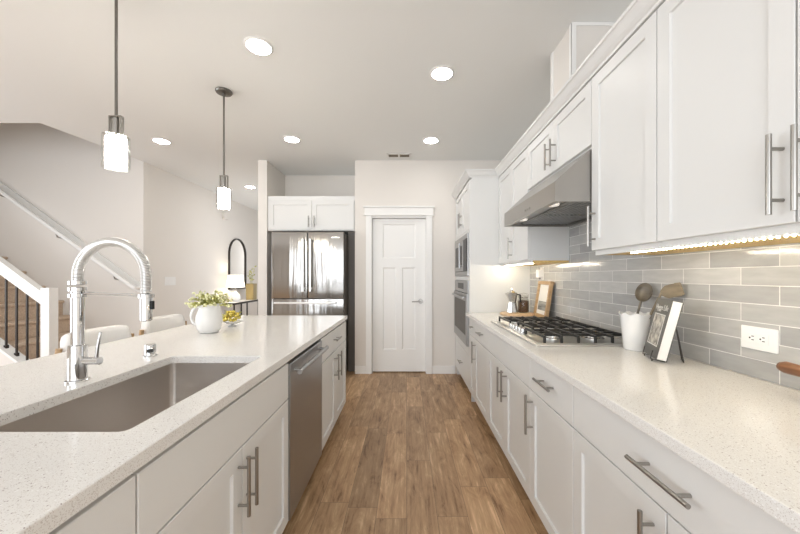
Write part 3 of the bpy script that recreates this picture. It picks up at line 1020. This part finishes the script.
# ------------------------------------------------------------------ fridge and its cabinet
fb = face_back(YB + .02)
cabinet('fridge_cabinet', fb, -1.838, -.682, 1.885, 2.345, .55, 'white two-door cabinet above the stainless refrigerator',
        [(-1.815, -1.2475, 1.893, 2.285, -1.285, 2.0, True, .15), (-1.2475, -.69, 1.893, 2.285, -1.21, 2.0, True, .15)])
t = thing('refrigerator', (-1.245, 4.45, 0), 'stainless french-door refrigerator in the alcove left of the white door', 'refrigerator')
FX0, FX1, FYF = -1.699, -.791, 4.15
b = MB(); b.box(FX0 + .005, FX1 - .005, FYF + .07, 4.93, .03, 1.83); b.box(FX0 + .03, FX1 - .03, FYF + .10, 4.85, .0005, .03); put('body', b, 'gap', t)
ff = face_back(FYF + .065)
xm = (FX0 + FX1) / 2
zsplit = 1.0
for a0, a1, s in ((FX0, xm - .003, -1), (xm + .003, FX1, 1)):
    b = MB()
    b.box(a0, a1, FYF, FYF + .065, zsplit + .004, 1.842, .008, 3)
    d = put('door', b, 'fridge', t, True, 30)
    b = MB(); hx = xm + s * .045
    b.box(hx - .011, hx + .011, FYF - .055, FYF - .035, 1.09, 1.75, .006, 2)
    for z in (1.13, 1.71):
        b.box(hx - .009, hx + .009, FYF - .036, FYF - .0005, z - .012, z + .012)
    put('handle', b, 'satin', d)
    if s > 0:
        b = MB(); b.box(FX1 - .145, FX1 - .055, FYF - .002, FYF - .0003, 1.765, 1.778); put('badge', b, 'alu', d)
for z0_, z1_ in ((.52, zsplit - .004), (.06, .512)):
    b = MB(); b.box(FX0, FX1, FYF, FYF + .065, z0_, z1_, .008, 3); d = put('drawer', b, 'fridge', t, True, 30)
    b = MB(); b.box(FX0 + .05, FX1 - .09, FYF - .055, FYF - .035, z1_ - .058, z1_ - .034, .006, 2)
    for x in (FX0 + .09, FX1 - .13):
        b.box(x - .012, x + .012, FYF - .036, FYF - .0005, z1_ - .056, z1_ - .036)
    put('handle', b, 'satin', d)
b = MB(); b.box(-.786, -.682, YB + .10, YB + .60, .0005, 1.884); struct('gap_shade_block', b, 'gap')  # dark block stands in for the shade in the gap beside the refrigerator

# ------------------------------------------------------------------ ceiling lights, pendants, vent
lab = {0: 'recessed ceiling light nearest the front pendant, upper left', 1: 'recessed ceiling light nearest the right-hand upper cabinets',
       2: 'recessed ceiling light near the stairs, leftmost of the far three', 3: 'recessed ceiling light in front of the refrigerator, middle of the far three',
       4: 'recessed ceiling light near the air vent and white door', 5: 'recessed ceiling light in the hallway beyond the kitchen, behind the farther pendant'}
LP = [(-.98, 2.19), (.268, 2.48), (-2.76, 3.72), (-1.275, 3.67), (.275, 3.70), (-2.66, 5.62)]
for i, (x, y) in enumerate(LP):
    t = thing('ceiling_light', (x, y, CEIL), lab[i], 'ceiling light', 'recessed ceiling lights')
    b = MB(); b.lathe([(.092, -.0005), (.092, -.004), (.086, -.009), (.076, -.010), (.076, -.0005)], (x, y, CEIL), 36, 1, 1, False, False); put('trim_ring', b, 'white', t, True)
    b = MB(); b.lathe([(.0755, -.001), (.0755, -.0075), (.070, -.0095)], (x, y, CEIL), 36); put('lens', b, 'lens', t, True)

def pendant(x, y, label):
    t = thing('pendant_light', (x, y, 1.835), label, 'pendant light', 'pendant lights over the island')
    b = MB(); b.lathe([(.062, -.0005), (.064, -.010), (.058, -.020), (.012, -.024), (.010, -.045)], (x, y, CEIL), 32)
    for a in (0.6, 0.6 + PI):
        b.lathe([(.005, 0), (.004, -.003)], (x + .035 * math.cos(a), y + .035 * math.sin(a), CEIL - .0215), 10)
    put('canopy', b, 'rod', t, True)
    b = MB(); b.cyl((x, y, CEIL - .04), (x, y, 2.115), .0068, 12); put('rod', b, 'rod', t, True)
    b = MB()
    b.box(x - .032, x + .032, y - .011, y + .011, 2.106, 2.112, .001, 1)
    for sx_ in (-1, 1):
        b.box(x + sx_ * .032, x + sx_ * .026, y - .011, y + .011, 2.006, 2.106)
    b.lathe([(.036, .006), (.036, 0)], (x, y, 2.003), 24)
    put('yoke', b, 'nickel', t)
    b = MB(); b.lathe([(.008, .096), (.014, .090), (.014, .001)], (x, y, 2.0095), 16); put('socket', b, 'nickel', t, True)
    b = MB(); b.lathe([(.034, .002), (.057, .0), (.0585, -.002), (.0585, -.168), (.0565, -.168), (.0565, -.003), (.034, -.001)], (x, y, 2.008), 40, 1, 1, False, False)
    put('glass_shade', b, 'glass', t, True)
    b = MB(); b.lathe([(.020, 0), (.043, -.004), (.0445, -.01), (.0445, -.150), (.0425, -.152), (.0425, -.01), (.02, -.006)], (x, y, 2.001), 32, 1, 1, False, False)
    put('opal_diffuser', b, 'opal', t, True)
pendant(-1.505, 1.711, 'nearer pendant light above the faucet with lit glass shade')
pendant(-1.505, 2.72, 'farther pendant light above the pitcher with round ceiling canopy in view')

t = thing('air_vent', (-.1, 4.17, CEIL), 'small white ceiling air vent with two dark slots before the white door', 'vent')
b = MB()
vx0, vx1, vy0, vy1 = -.245, .055, 4.10, 4.24
for q in ((vx0, vx1, vy0, vy0 + .02), (vx0, vx1, vy1 - .02, vy1), (vx0, vx0 + .02, vy0, vy1), (vx1 - .02, vx1, vy0, vy1), (-.105, -.085, vy0, vy1)):
    b.box(*q, CEIL - .007, CEIL - .0005)
put('frame', b, 'white', t)
b = MB(); b.box(vx0 + .01, vx1 - .01, vy0 + .01, vy1 - .01, CEIL - .003, CEIL - .0007); put('backing', b, 'gap', t)
b = MB()
for k in range(4):
    y = vy0 + .028 + k * .024
    b.box(vx0 + .02, vx1 - .02, y, y + .010, CEIL - .006, CEIL - .0031)
put('louvers', b, 'tan', t)

# ------------------------------------------------------------------ stairs
t = thing('staircase', (-4.6, 3.85, 0), 'carpeted staircase rising to the left behind the black balusters', 'stairs')
RI, RU, X1 = .193, .25, -3.57
for k in range(9):
    x = X1 - k * RU
    b = MB()
    b.box(x - RU - .02, x, 3.42, SY1 - .002, max(.0005, k * RI - .02), (k + 1) * RI - .035)
    b.box(x - RU, x + .028, 3.42, SY1 - .002, (k + 1) * RI - .036, (k + 1) * RI, .014, 3)
    put('step', b, 'carpet', t, True, 50)
cz = lambda x, o_=0: .535 + (-4.07 - x) * .745 + o_
b = MB()
pl = [(-3.6690, .0005), (-3.6690, cz(-3.6690)), (-5.85, cz(-5.85)), (-5.85, .0005)]
b.prism(pl, fy, 3.305, 3.395)
struct('wall_knee', b, 'wall')
tb = thing('balustrade', (-3.62, 3.35, 0), 'white newel post and sloping rail with dark iron balusters beside the stairs', 'railing')
b = MB(); b.box(-3.668, -3.580, 3.305, 3.395, .0005, 1.165, .004); put('newel_post', b, 'trim', tb)
b = MB()
b.prism([(-3.6685, cz(-3.6685) + .001), (-3.6685, cz(-3.6685) + .03), (-5.85, cz(-5.85) + .03), (-5.85, cz(-5.85) + .001)], fy, 3.298, 3.402); put('shoe_rail', b, 'trim', tb)
rz = lambda x: 1.162 + (-3.719 - x) * .735
b = MB()
b.prism([(-3.6685, rz(-3.6685) - .13), (-3.6685, rz(-3.6685)), (-5.85, rz(-5.85)), (-5.85, rz(-5.85) - .13)], fy, 3.315, 3.385); put('rail', b, 'trim', tb)
for k in range(10):
    x = -3.745 - k * .106
    b = MB(); b.box(x - .007, x + .007, 3.343, 3.357, cz(x) + .031, rz(x) - .1305 + .0); b.box(x - .014, x + .014, 3.336, 3.364, cz(x) + .02, cz(x) + .055, .004)
    put('baluster', b, 'dark', tb)
th = thing('handrail', (-3.6, 4.31, 1.17), 'white handrail sloping up along the stairwell wall', 'handrail')
hz = lambda x: 1.176 + (-3.603 - x) * .7267
b = MB()
def hr(xs, zs):
    loops = []
    for x, z in zip(xs, zs):
        loops.append([Vector((x, 4.285 + .024 * math.cos(a), z + .034 * math.sin(a))) for a in [2 * PI * k / 14 for k in range(14)]])
    b.rings(loops)
hr([-5.75, -3.60, -3.56, -3.515], [hz(-5.75), hz(-3.60), 1.145, 1.125])
b.tube([(-3.53, 4.285, 1.13), (-3.53, 4.369, 1.13)], .022, 12)
put('rail', b, 'trim', th, True, 50)
b = MB(); b.prism([(-5.75, hz(-5.75) - .075), (-5.75, hz(-5.75) + .065), (-3.60, hz(-3.60) + .065), (-3.515, 1.19), (-3.515, 1.06), (-3.60, hz(-3.60) - .075)], fy, 4.37, 4.3895); put('backing_board', b, 'trim', th)
for x in (-5.3, -4.55, -3.8):
    b = MB(); b.tube([(x, 4.288, hz(x) - .033), (x, 4.30, hz(x) - .07), (x, 4.368, hz(x) - .080)], .008, 10); put('bracket', b, 'nickel', th, True)

# ------------------------------------------------------------------ hallway: console table, mirror, lamp, vase
t = thing('console_table', (-3.3, 6.45, 0), 'dark metal framed console table against the hallway wall', 'table')
b = MB(); b.box(-3.485, -3.12, 5.95, 6.95, .785, .80, .003); put('tabletop', b, 'white', t)
b = MB()
for q in ((-3.485, -3.105, 5.935, 5.9495), (-3.485, -3.105, 6.9505, 6.965), (-3.1195, -3.105, 5.9495, 6.9505)):
    b.box(*q, .765, .80)
put('frame', b, 'dark', t)
for x in (-3.48, -3.125):
    for y in (5.955, 6.925):
        b = MB(); b.box(x, x + .02, y, y + .02, .0005, .7845); put('leg', b, 'dark', t)
b = MB(); b.box(-3.125, -3.105, 6.44, 6.46, .0005, .764); put('leg', b, 'dark', t)
t = thing('wall_mirror', (-3.49, 6.81, 1.02), 'arched mirror with thin dark frame on the hallway wall', 'mirror')
def arch(y0, y1, z0_, z1_, n=20):
    r = (y1 - y0) / 2; yc = (y0 + y1) / 2
    return [(y0, z0_), (y1, z0_)] + [(yc + r * math.cos(PI * k / n), z1_ - r + r * math.sin(PI * k / n)) for k in range(n + 1)]
fl = lambda a, c, d: Vector((SX + d, a, c))
po, pi_ = arch(6.47, 7.15, 1.02, 2.06), arch(6.492, 7.128, 1.042, 2.038)
b = MB(); b.rings([[fl(a, c, d) for a, c in pp] for pp, d in ((po, .001), (po, .035), (pi_, .035), (pi_, .016), (pi_, .001), (po, .001))], False, False); put('frame', b, 'dark', t)
b = MB(); b.prism(arch(6.4925, 7.1275, 1.0425, 2.0375), fl, .004, .014); put('glass', b, 'mirror', t)
lx, ly = -3.29, 6.35
t = thing('table_lamp', (lx, ly, .80), 'lit white table lamp with round ceramic base on the console table', 'lamp')
b = MB(); b.lathe([(.055, 0), (.060, .004), (.088, .05), (.092, .085), (.075, .13), (.035, .165), (.022, .185), (.020, .20)], (lx, ly, .8005), 32); put('base', b, 'ceramic', t, True, 60)
b = MB(); b.cyl((lx, ly, 1.0), (lx, ly, 1.24), .006, 10)
for k in range(3):
    a = 2 * PI * k / 3
    b.tube([(lx, ly, 1.238), (lx + .128 * math.cos(a), ly + .128 * math.sin(a), 1.28)], .002, 6)
put('stem', b, 'nickel', t, True)
b = MB(); b.lathe([(.165, 0), (.132, .235), (.129, .235), (.162, 0)], (lx, ly, 1.075), 40, 1, 1, False, False)
b.rings([[Vector((lx + .165 * math.cos(a), ly + .165 * math.sin(a), 1.075)) for a in [2 * PI * k / 40 for k in range(40)]], [Vector((lx + .162 * math.cos(a), ly + .162 * math.sin(a), 1.075)) for a in [2 * PI * k / 40 for k in range(40)]]], False, False)
put('lamp_shade', b, 'shade', t, True)
ld = bpy.data.lights.new('lamp_bulb', 'POINT'); ld.energy = E['bulb']; ld.color = (1, .88, .70); ld.shadow_soft_size = .04
lo_ = bpy.data.objects.new('lamp_bulb', ld); C.objects.link(lo_); lo_.parent = t; lo_.location = (0, 0, .38)
vx, vy = -3.215, 6.84
t = thing('brass_vase', (vx, vy, .80), 'square brass vase at the end of the console table', 'vase')
b = MB()
sq = lambda r, z: [Vector((vx + sx_ * r, vy + sy_ * r, z)) for sx_, sy_ in ((-1, -1), (1, -1), (1, 1), (-1, 1))]
b.rings([sq(.075, .8005), sq(.078, 1.135), sq(.070, 1.135), sq(.068, .83)]); put('body', b, 'brass', t)
t = thing('leafy_stem', (vx, vy, 1.0), 'thin leafy stem standing in the brass vase', 'plant')
b, bl = MB(), MB()
for k in range(3):
    a = k * 2.1
    p0, p1, p2 = Vector((vx, vy, .84)), Vector((vx + .02 * math.cos(a), vy + .02 * math.sin(a), 1.2)), Vector((vx + .06 * math.cos(a), vy + .06 * math.sin(a), 1.48 - k * .06))
    b.tube([p0, p1, p2], .003, 6)
    for i in range(9):
        q = p1.lerp(p2, i / 8)
        leaf(bl, q, Vector((math.cos(i * 2.4), math.sin(i * 2.4), .5)), .055, .018)
put('stems', b, 'leaf', t); put('leaves', bl, 'leaf', t)

# wall plates
t = thing('switch_plate', (SX, 4.885, 1.21), 'white multi-gang light switch plate on the wall behind the island', 'switch')
b = MB(); b.box(SX + .0005, SX + .007, 4.775, 4.995, 1.15, 1.275, .002); put('plate', b, 'white', t)
for k in range(4):
    b = MB(); y = 4.815 + k * .046 - .002
    b.box(SX + .0072, SX + .011, y, y + .028, 1.178, 1.247, .001); put('rocker', b, 'white', t)
b = MB(); b.box(SX + .0005, SX + .05, 6.26, 6.42, 2.38, 2.50, .006)
t = tag(put('door_chime', b, 'wall'), 'small grey box mounted high on the hallway wall below the farther pendant', 'door chime')

# outlet on tile
xo = XR - .0095
t = thing('wall_outlet', (xo, 1.177, 1.058), 'white horizontal double outlet on the grey tile above the near counter', 'outlet')
b = MB(); b.box(xo - .006, xo, 1.116, 1.238, 1.017, 1.099, .002); put('plate', b, 'white', t)
b = MB()
b.box(xo - .009, xo - .0062, 1.143, 1.211, 1.040, 1.076, .001); put('socket_face', b, 'white', t)
b = MB()
for y in (1.159, 1.195):
    b.box(xo - .0096, xo - .0091, y - .006, y + .002, 1.063, 1.066); b.box(xo - .0096, xo - .0091, y - .006, y + .002, 1.050, 1.053); b.cyl((xo - .0096, y + .008, 1.058), (xo - .0091, y + .008, 1.058), .003, 10)
put('slots', b, 'outlet_dark', t)
t = thing('plug_in_sensor', (xo, 3.06, 1.30), 'small white plug-in device on the tile corner above the picture frame', 'plug')
b = MB(); b.box(xo - .005, xo, 3.025, 3.10, 1.245, 1.365, .002); put('plate', b, 'white', t)
b = MB(); b.box(xo - .05, xo - .0052, 3.035, 3.09, 1.27, 1.345, .008, 3); put('body', b, 'white', t)
b = MB(); b.cyl((xo - .03, 3.05, 1.27), (xo - .03, 3.05, 1.252), .008, 12); put('prong', b, 'gap', t)

# ------------------------------------------------------------------ counter items, right
ZT = .9145
# round board, moka pot, jar
t = thing('serving_board', (1.05, 3.14, ZT), 'round light wooden board under the coffee pot and jar', 'board')
b = MB(); b.lathe([(.148, 0), (.155, .004), (.155, .016), (.150, .02)], (1.05, 3.14, ZT), 48); put('board', b, 'board', t, True)
zb = ZT + .0204
mx_, my_ = .998, 3.12
t = thing('moka_pot', (mx_, my_, zb), 'aluminium stovetop coffee pot on the wooden board', 'coffee pot')
b = MB(); oct_ = lambda r, z, ox=0: [Vector((mx_ + r * math.cos(2 * PI * k / 8 + .39), my_ + r * math.sin(2 * PI * k / 8 + .39), zb + z)) for k in range(8)]
b.rings([oct_(.050, 0), oct_(.052, .01), oct_(.038, .095), oct_(.036, .105)]); put('boiler', b, 'alu', t)
b = MB(); b.rings([oct_(.036, .1055), oct_(.038, .115), oct_(.048, .185), oct_(.049, .19)])
b.rings([[Vector((mx_ - .036, my_ - .012, zb + .15)), Vector((mx_ - .036, my_ + .012, zb + .15)), Vector((mx_ - .043, my_ + .016, zb + .188)), Vector((mx_ - .043, my_ - .016, zb + .188))],
         [Vector((mx_ - .045, my_ - .004, zb + .155)), Vector((mx_ - .045, my_ + .004, zb + .155)), Vector((mx_ - .068, my_ + .004, zb + .19)), Vector((mx_ - .068, my_ - .004, zb + .19))]])
put('pot', b, 'alu', t)
b = MB(); b.rings([oct_(.049, .1902), oct_(.020, .208), oct_(.012, .21)]); b.lathe([(.006, 0), (.011, .008), (.010, .02), (.004, .023)], (mx_, my_, zb + .21), 12); put('lid', b, 'alu', t)
b = MB(); b.tube([(mx_ + .04, my_, zb + .175), (mx_ + .075, my_ - .004, zb + .172), (mx_ + .078, my_ - .006, zb + .10)], [.007, .008, .006], 8); put('handle', b, 'black', t, True)
jx, jy = 1.122, 3.17
t = thing('coffee_jar', (jx, jy, zb), 'clear clip-top glass jar on the wooden board, right of the coffee pot', 'jar')
b = MB(); b.lathe([(.050, 0), (.053, .006), (.053, .115), (.042, .135), (.042, .15), (.039, .15), (.039, .134), (.050, .113), (.050, .006), (.047, .004)], (jx, jy, zb), 32); put('jar_body', b, 'glass', t, True, 60)
b = MB(); b.lathe([(.044, .151), (.046, .154), (.040, .168), (.010, .172)], (jx, jy, zb), 28); put('jar_lid', b, 'glass', t, True)
b = MB()
b.tube([(jx + .045 * math.cos(a), jy + .045 * math.sin(a), zb + .145) for a in [2 * PI * k / 24 for k in range(25)]], .002, 6)
b.tube([(jx - .047, jy, zb + .145), (jx - .050, jy, zb + .175), (jx, jy, zb + .186), (jx + .050, jy, zb + .175), (jx + .047, jy, zb + .145)], .002, 6); put('wire_bail', b, 'nickel', t, True)
b = MB(); b.lathe([(.046, 0), (.0485, .006), (.0485, .105), (.03, .112), (.004, .113)], (jx, jy, zb + .005), 28)
o = tag(put('coffee_beans', b, 'beans', None, True), 'dark roasted coffee beans filling the clip-top jar', 'coffee beans'); o['kind'] = 'stuff'

# picture frame leaning on the tiles
t = thing('picture_frame', (1.22, 2.94, ZT), 'deep wooden picture frame with a pale print leaning on the tile', 'picture frame')
th_ = math.radians(9)
P0 = Vector((1.192, 2.94, ZT + .001))
U = Vector((-.06, -1, 0)).normalized(); V = (Vector((math.sin(th_), 0, math.cos(th_)))); Nn = U.cross(V)
if Nn.x > 0: Nn = -Nn
pf = lambda u, v, d: P0 + U * u + V * v + Nn * (d)
b = MB(); W2, H2, fw = .155, .325, .030
for (u0, u1, v0, v1) in ((-W2, W2, 0, fw), (-W2, W2, H2 - fw, H2), (-W2, -W2 + fw, fw, H2 - fw), (W2 - fw, W2, fw, H2 - fw)):
    b.rings([rect(pf, u0, u1, v0, v1, -.012), rect(pf, u0, u1, v0, v1, .015)])
put('frame', b, 'wood', t)
b = MB(); b.rings([rect(pf, -W2 + fw, W2 - fw, fw, H2 - fw, -.011), rect(pf, -W2 + fw, W2 - fw, fw, H2 - fw, -.001)]); put('print', b, 'matboard', t)
b = MB(); b.rings([rect(pf, -W2 + fw + .02, W2 - fw - .02, fw + .035, fw + .115, -.0008), rect(pf, -W2 + fw + .02, W2 - fw - .02, fw + .035, fw + .115, .0002)]); put('landscape', b, 'landscape', t)

# crock with utensils
kx, ky = 1.146, 1.655
t = thing('utensil_crock', (kx, ky, ZT), 'white scalloped crock holding wooden utensils beside the cookbook', 'crock')
b = MB(); n = 48; loops = []
for r, z, sc in ((.046, 0, 0), (.050, .004, 0), (.058, .09, 0), (.066, .165, 1), (.072, .182, 1), (.068, .182, 1), (.061, .16, 1), (.052, .06, 0), (.045, .012, 0)):
    loops.append([Vector((kx + r * math.cos(a), ky + r * math.sin(a), ZT + z + sc * .005 * math.cos(a * 9))) for a in [2 * PI * k / n for k in range(n)]])
b.rings(loops); put('pot', b, 'ceramic', t, True, 60)
def spoon(name, p0, p1, p2, m_, label, head):
    t = thing(name, p0, label, 'utensil')
    b = MB(); b.tube([p0, Vector(p0).lerp(Vector(p1), .5), p1], [.006, .006, .0055], 10); put('handle', b, m_, t, True)
    b = MB(); head(b, Vector(p1), Vector(p2)); put('head', b, m_, t, True, 60)
def ladle_head(b, p, q):
    ax = (q - p); L_ = ax.length; ax.normalize()
    face = Vector((-.75, -.65, 0)); side = ax.cross(face).normalized(); face = side.cross(ax).normalized()
    loops = []
    c_ = p + ax * L_ * .5
    for (rr, dd) in ((1.0, 0), (1.02, -.004), (.9, -.014), (.6, -.022), (.15, -.025)):
        loops.append([c_ + (ax * L_ * .52 * math.cos(a) + side * .036 * math.sin(a)) * rr + face * dd for a in [2 * PI * k / 24 for k in range(24)]])
    b.rings(loops, False, True)
    loops = [[c_ + (ax * L_ * .52 * math.cos(a) + side * .036 * math.sin(a)) * rr + face * dd for a in [2 * PI * k / 24 for k in range(24)]] for rr, dd in ((1.0, 0), (.92, -.002), (.8, -.011), (.5, -.018), (.1, -.020))]
    b.rings(loops, False, True)
    bmesh.ops.remove_doubles(b.bm, verts=b.bm.verts[:], dist=1e-5)
spoon('ladle', (1.128, 1.672, ZT + .02), (1.190, 1.675, 1.155), (1.221, 1.68, 1.246), 'greywood', 'grey wooden spoon with deep oval bowl standing in the crock', ladle_head)
def spat_head(b, p, q):
    ax = (q - p); L_ = ax.length; ax.normalize()
    face = Vector((-.6, -.8, .1)); side = ax.cross(face).normalized(); face = side.cross(ax).normalized()
    loops = []
    for s, wd in ((0, .010), (.15, .022), (.3, .030), (.8, .031), (.97, .029), (1.0, .024)):
        c_ = p + ax * L_ * s
        loops.append([c_ + side * wd + face * .003, c_ - side * wd + face * .003, c_ - side * wd - face * .003, c_ + side * wd - face * .003])
    b.rings(loops)
spoon('spatula', (1.128, 1.632, ZT + .02), (1.216, 1.575, 1.200), (1.232, 1.475, 1.226), 'tan', 'flat tan wooden spatula leaning from the crock behind the cookbook', spat_head)

# cookbook on wire easel
A = Vector((1.110, 1.550, ZT + .016)); B_ = Vector((1.049, 1.389, ZT + .016))
Ub = (B_ - A).normalized(); WB = (B_ - A).length; HB = .258; TB = .040
nh = Vector((Ub.y, -Ub.x, 0))
if nh.x > 0: nh = -nh
th_ = math.radians(13)
Vb = (Vector((0, 0, 1)) * math.cos(th_) - nh * math.sin(th_)).normalized()
Nb = (nh * math.cos(th_) + Vector((0, 0, 1)) * math.sin(th_)).normalized()
bk = lambda u, v, d: A + Ub * u + Vb * v + Nb * d
t = thing('cookbook', tuple((A + B_) / 2), 'dark covered cookbook standing open-side out on the wire easel', 'book')
b = MB()
b.rings([rect(bk, 0, WB, 0, HB, -.003), rect(bk, 0, WB, 0, HB, 0)]); b.rings([rect(bk, 0, WB, 0, HB, -TB), rect(bk, 0, WB, 0, HB, -TB + .003)])
b.rings([rect(bk, 0, .003, 0, HB, -TB + .003), rect(bk, 0, .003, 0, HB, -.003)])
put('cover', b, 'cover', t)
b = MB(); b.rings([rect(bk, .0032, WB - .003, .003, HB - .003, -TB + .0032), rect(bk, .0032, WB - .003, .003, HB - .003, -.0032)]); put('pages', b, 'pages', t)
b = MB(); b.rings([rect(bk, .030, WB - .030, .055, .185, .0002), rect(bk, .030, WB - .030, .055, .185, .0008)]); put('cover_photo', b, 'photo_lt', t)
b = MB()
for q in ((.026, WB - .026, .050, .0535), (.026, WB - .026, .1865, .190), (.026, .0295, .0535, .1865), (WB - .0295, WB - .026, .0535, .1865)):
    b.rings([rect(bk, *q, .0002), rect(bk, *q, .001)])
put('photo_border', b, 'pages', t)
fc = bpy.data.curves.new('title', 'FONT'); fc.body = 'Hygge Life'; fc.size = .034; fc.align_x = 'CENTER'; fc.extrude = .0003
ft_ = bpy.data.objects.new('title_curve', fc); C.objects.link(ft_)
dg = bpy.context.evaluated_depsgraph_get()
tm = bpy.data.meshes.new_from_object(ft_.evaluated_get(dg))
bpy.data.objects.remove(ft_); bpy.data.curves.remove(fc)
tm.materials.clear(); tm.materials.append(M['pages'])
fo = bpy.data.objects.new('title', tm); C.objects.link(fo)
mw = Matrix((( Ub.x, Vb.x, Nb.x, 0), (Ub.y, Vb.y, Nb.y, 0), (Ub.z, Vb.z, Nb.z, 0), (0, 0, 0, 1)))
mw.translation = bk(WB / 2, .208, .0008)
fo.parent = t
fo.matrix_local = WORLD[t].inverted() @ mw
t = thing('book_easel', tuple((A + B_) / 2 + Vector((.03, 0, -.016))), 'black wire easel propping up the dark cookbook', 'easel')
b = MB()
r = .0022
for u in (.035, WB - .035):
    b.tube([bk(u, .03, .008), bk(u, -.006, .008), bk(u, -.006, -TB - .004), bk(u, .20, -TB - .004)], r, 6)
b.tube([bk(.035, .20, -TB - .004), bk(WB / 2, .222, -TB - .004), bk(WB - .035, .20, -TB - .004)], r, 6)
b.tube([bk(.035, -.006, -TB - .004), bk(WB - .035, -.006, -TB - .004)], r, 6)
f0 = Vector((1.172, 1.395, ZT + r)); f1 = Vector((1.205, 1.445, ZT + r))
top = bk(WB / 2, .20, -TB - .006)
b.tube([top, f0], r, 6); b.tube([top + Vector((.004, .004, 0)), f1], r, 6); b.tube([f0, f1], r, 6)
for u in (.035, WB - .035):
    p = bk(u, -.006, .002); b.tube([p, Vector((p.x, p.y, ZT + .001))], r, 6)
put('wire', b, 'dark', t, True)

# saucepan with wooden handle, only its handle reaches into view
t = thing('saucepan', (1.0990, .70, ZT), 'brown wooden handle of a pan at the right edge of the counter', 'pan')
b = MB(); b.lathe([(.095, 0), (.104, .006), (.106, .085), (.102, .085), (.100, .010), (.004, .006)], (1.0990, .70, ZT), 40); put('pot', b, 'steel', t, True, 50)
b = MB(); b.tube([(1.1080, .80, ZT + .073), (1.1140, .845, ZT + .084)], .006, 10); put('ferrule', b, 'nickel', t, True)
b = MB(); b.tube([(1.1140, .84, ZT + .084), (1.1180, .87, ZT + .089), (1.1260, .93, ZT + .094), (1.1340, .985, ZT + .094), (1.1365, 1.0, ZT + .093), (1.1372, 1.004, ZT + .093)], [.010, .0135, .0165, .0180, .0140, .005], 16); put('handle', b, 'walnut', t, True, 60)
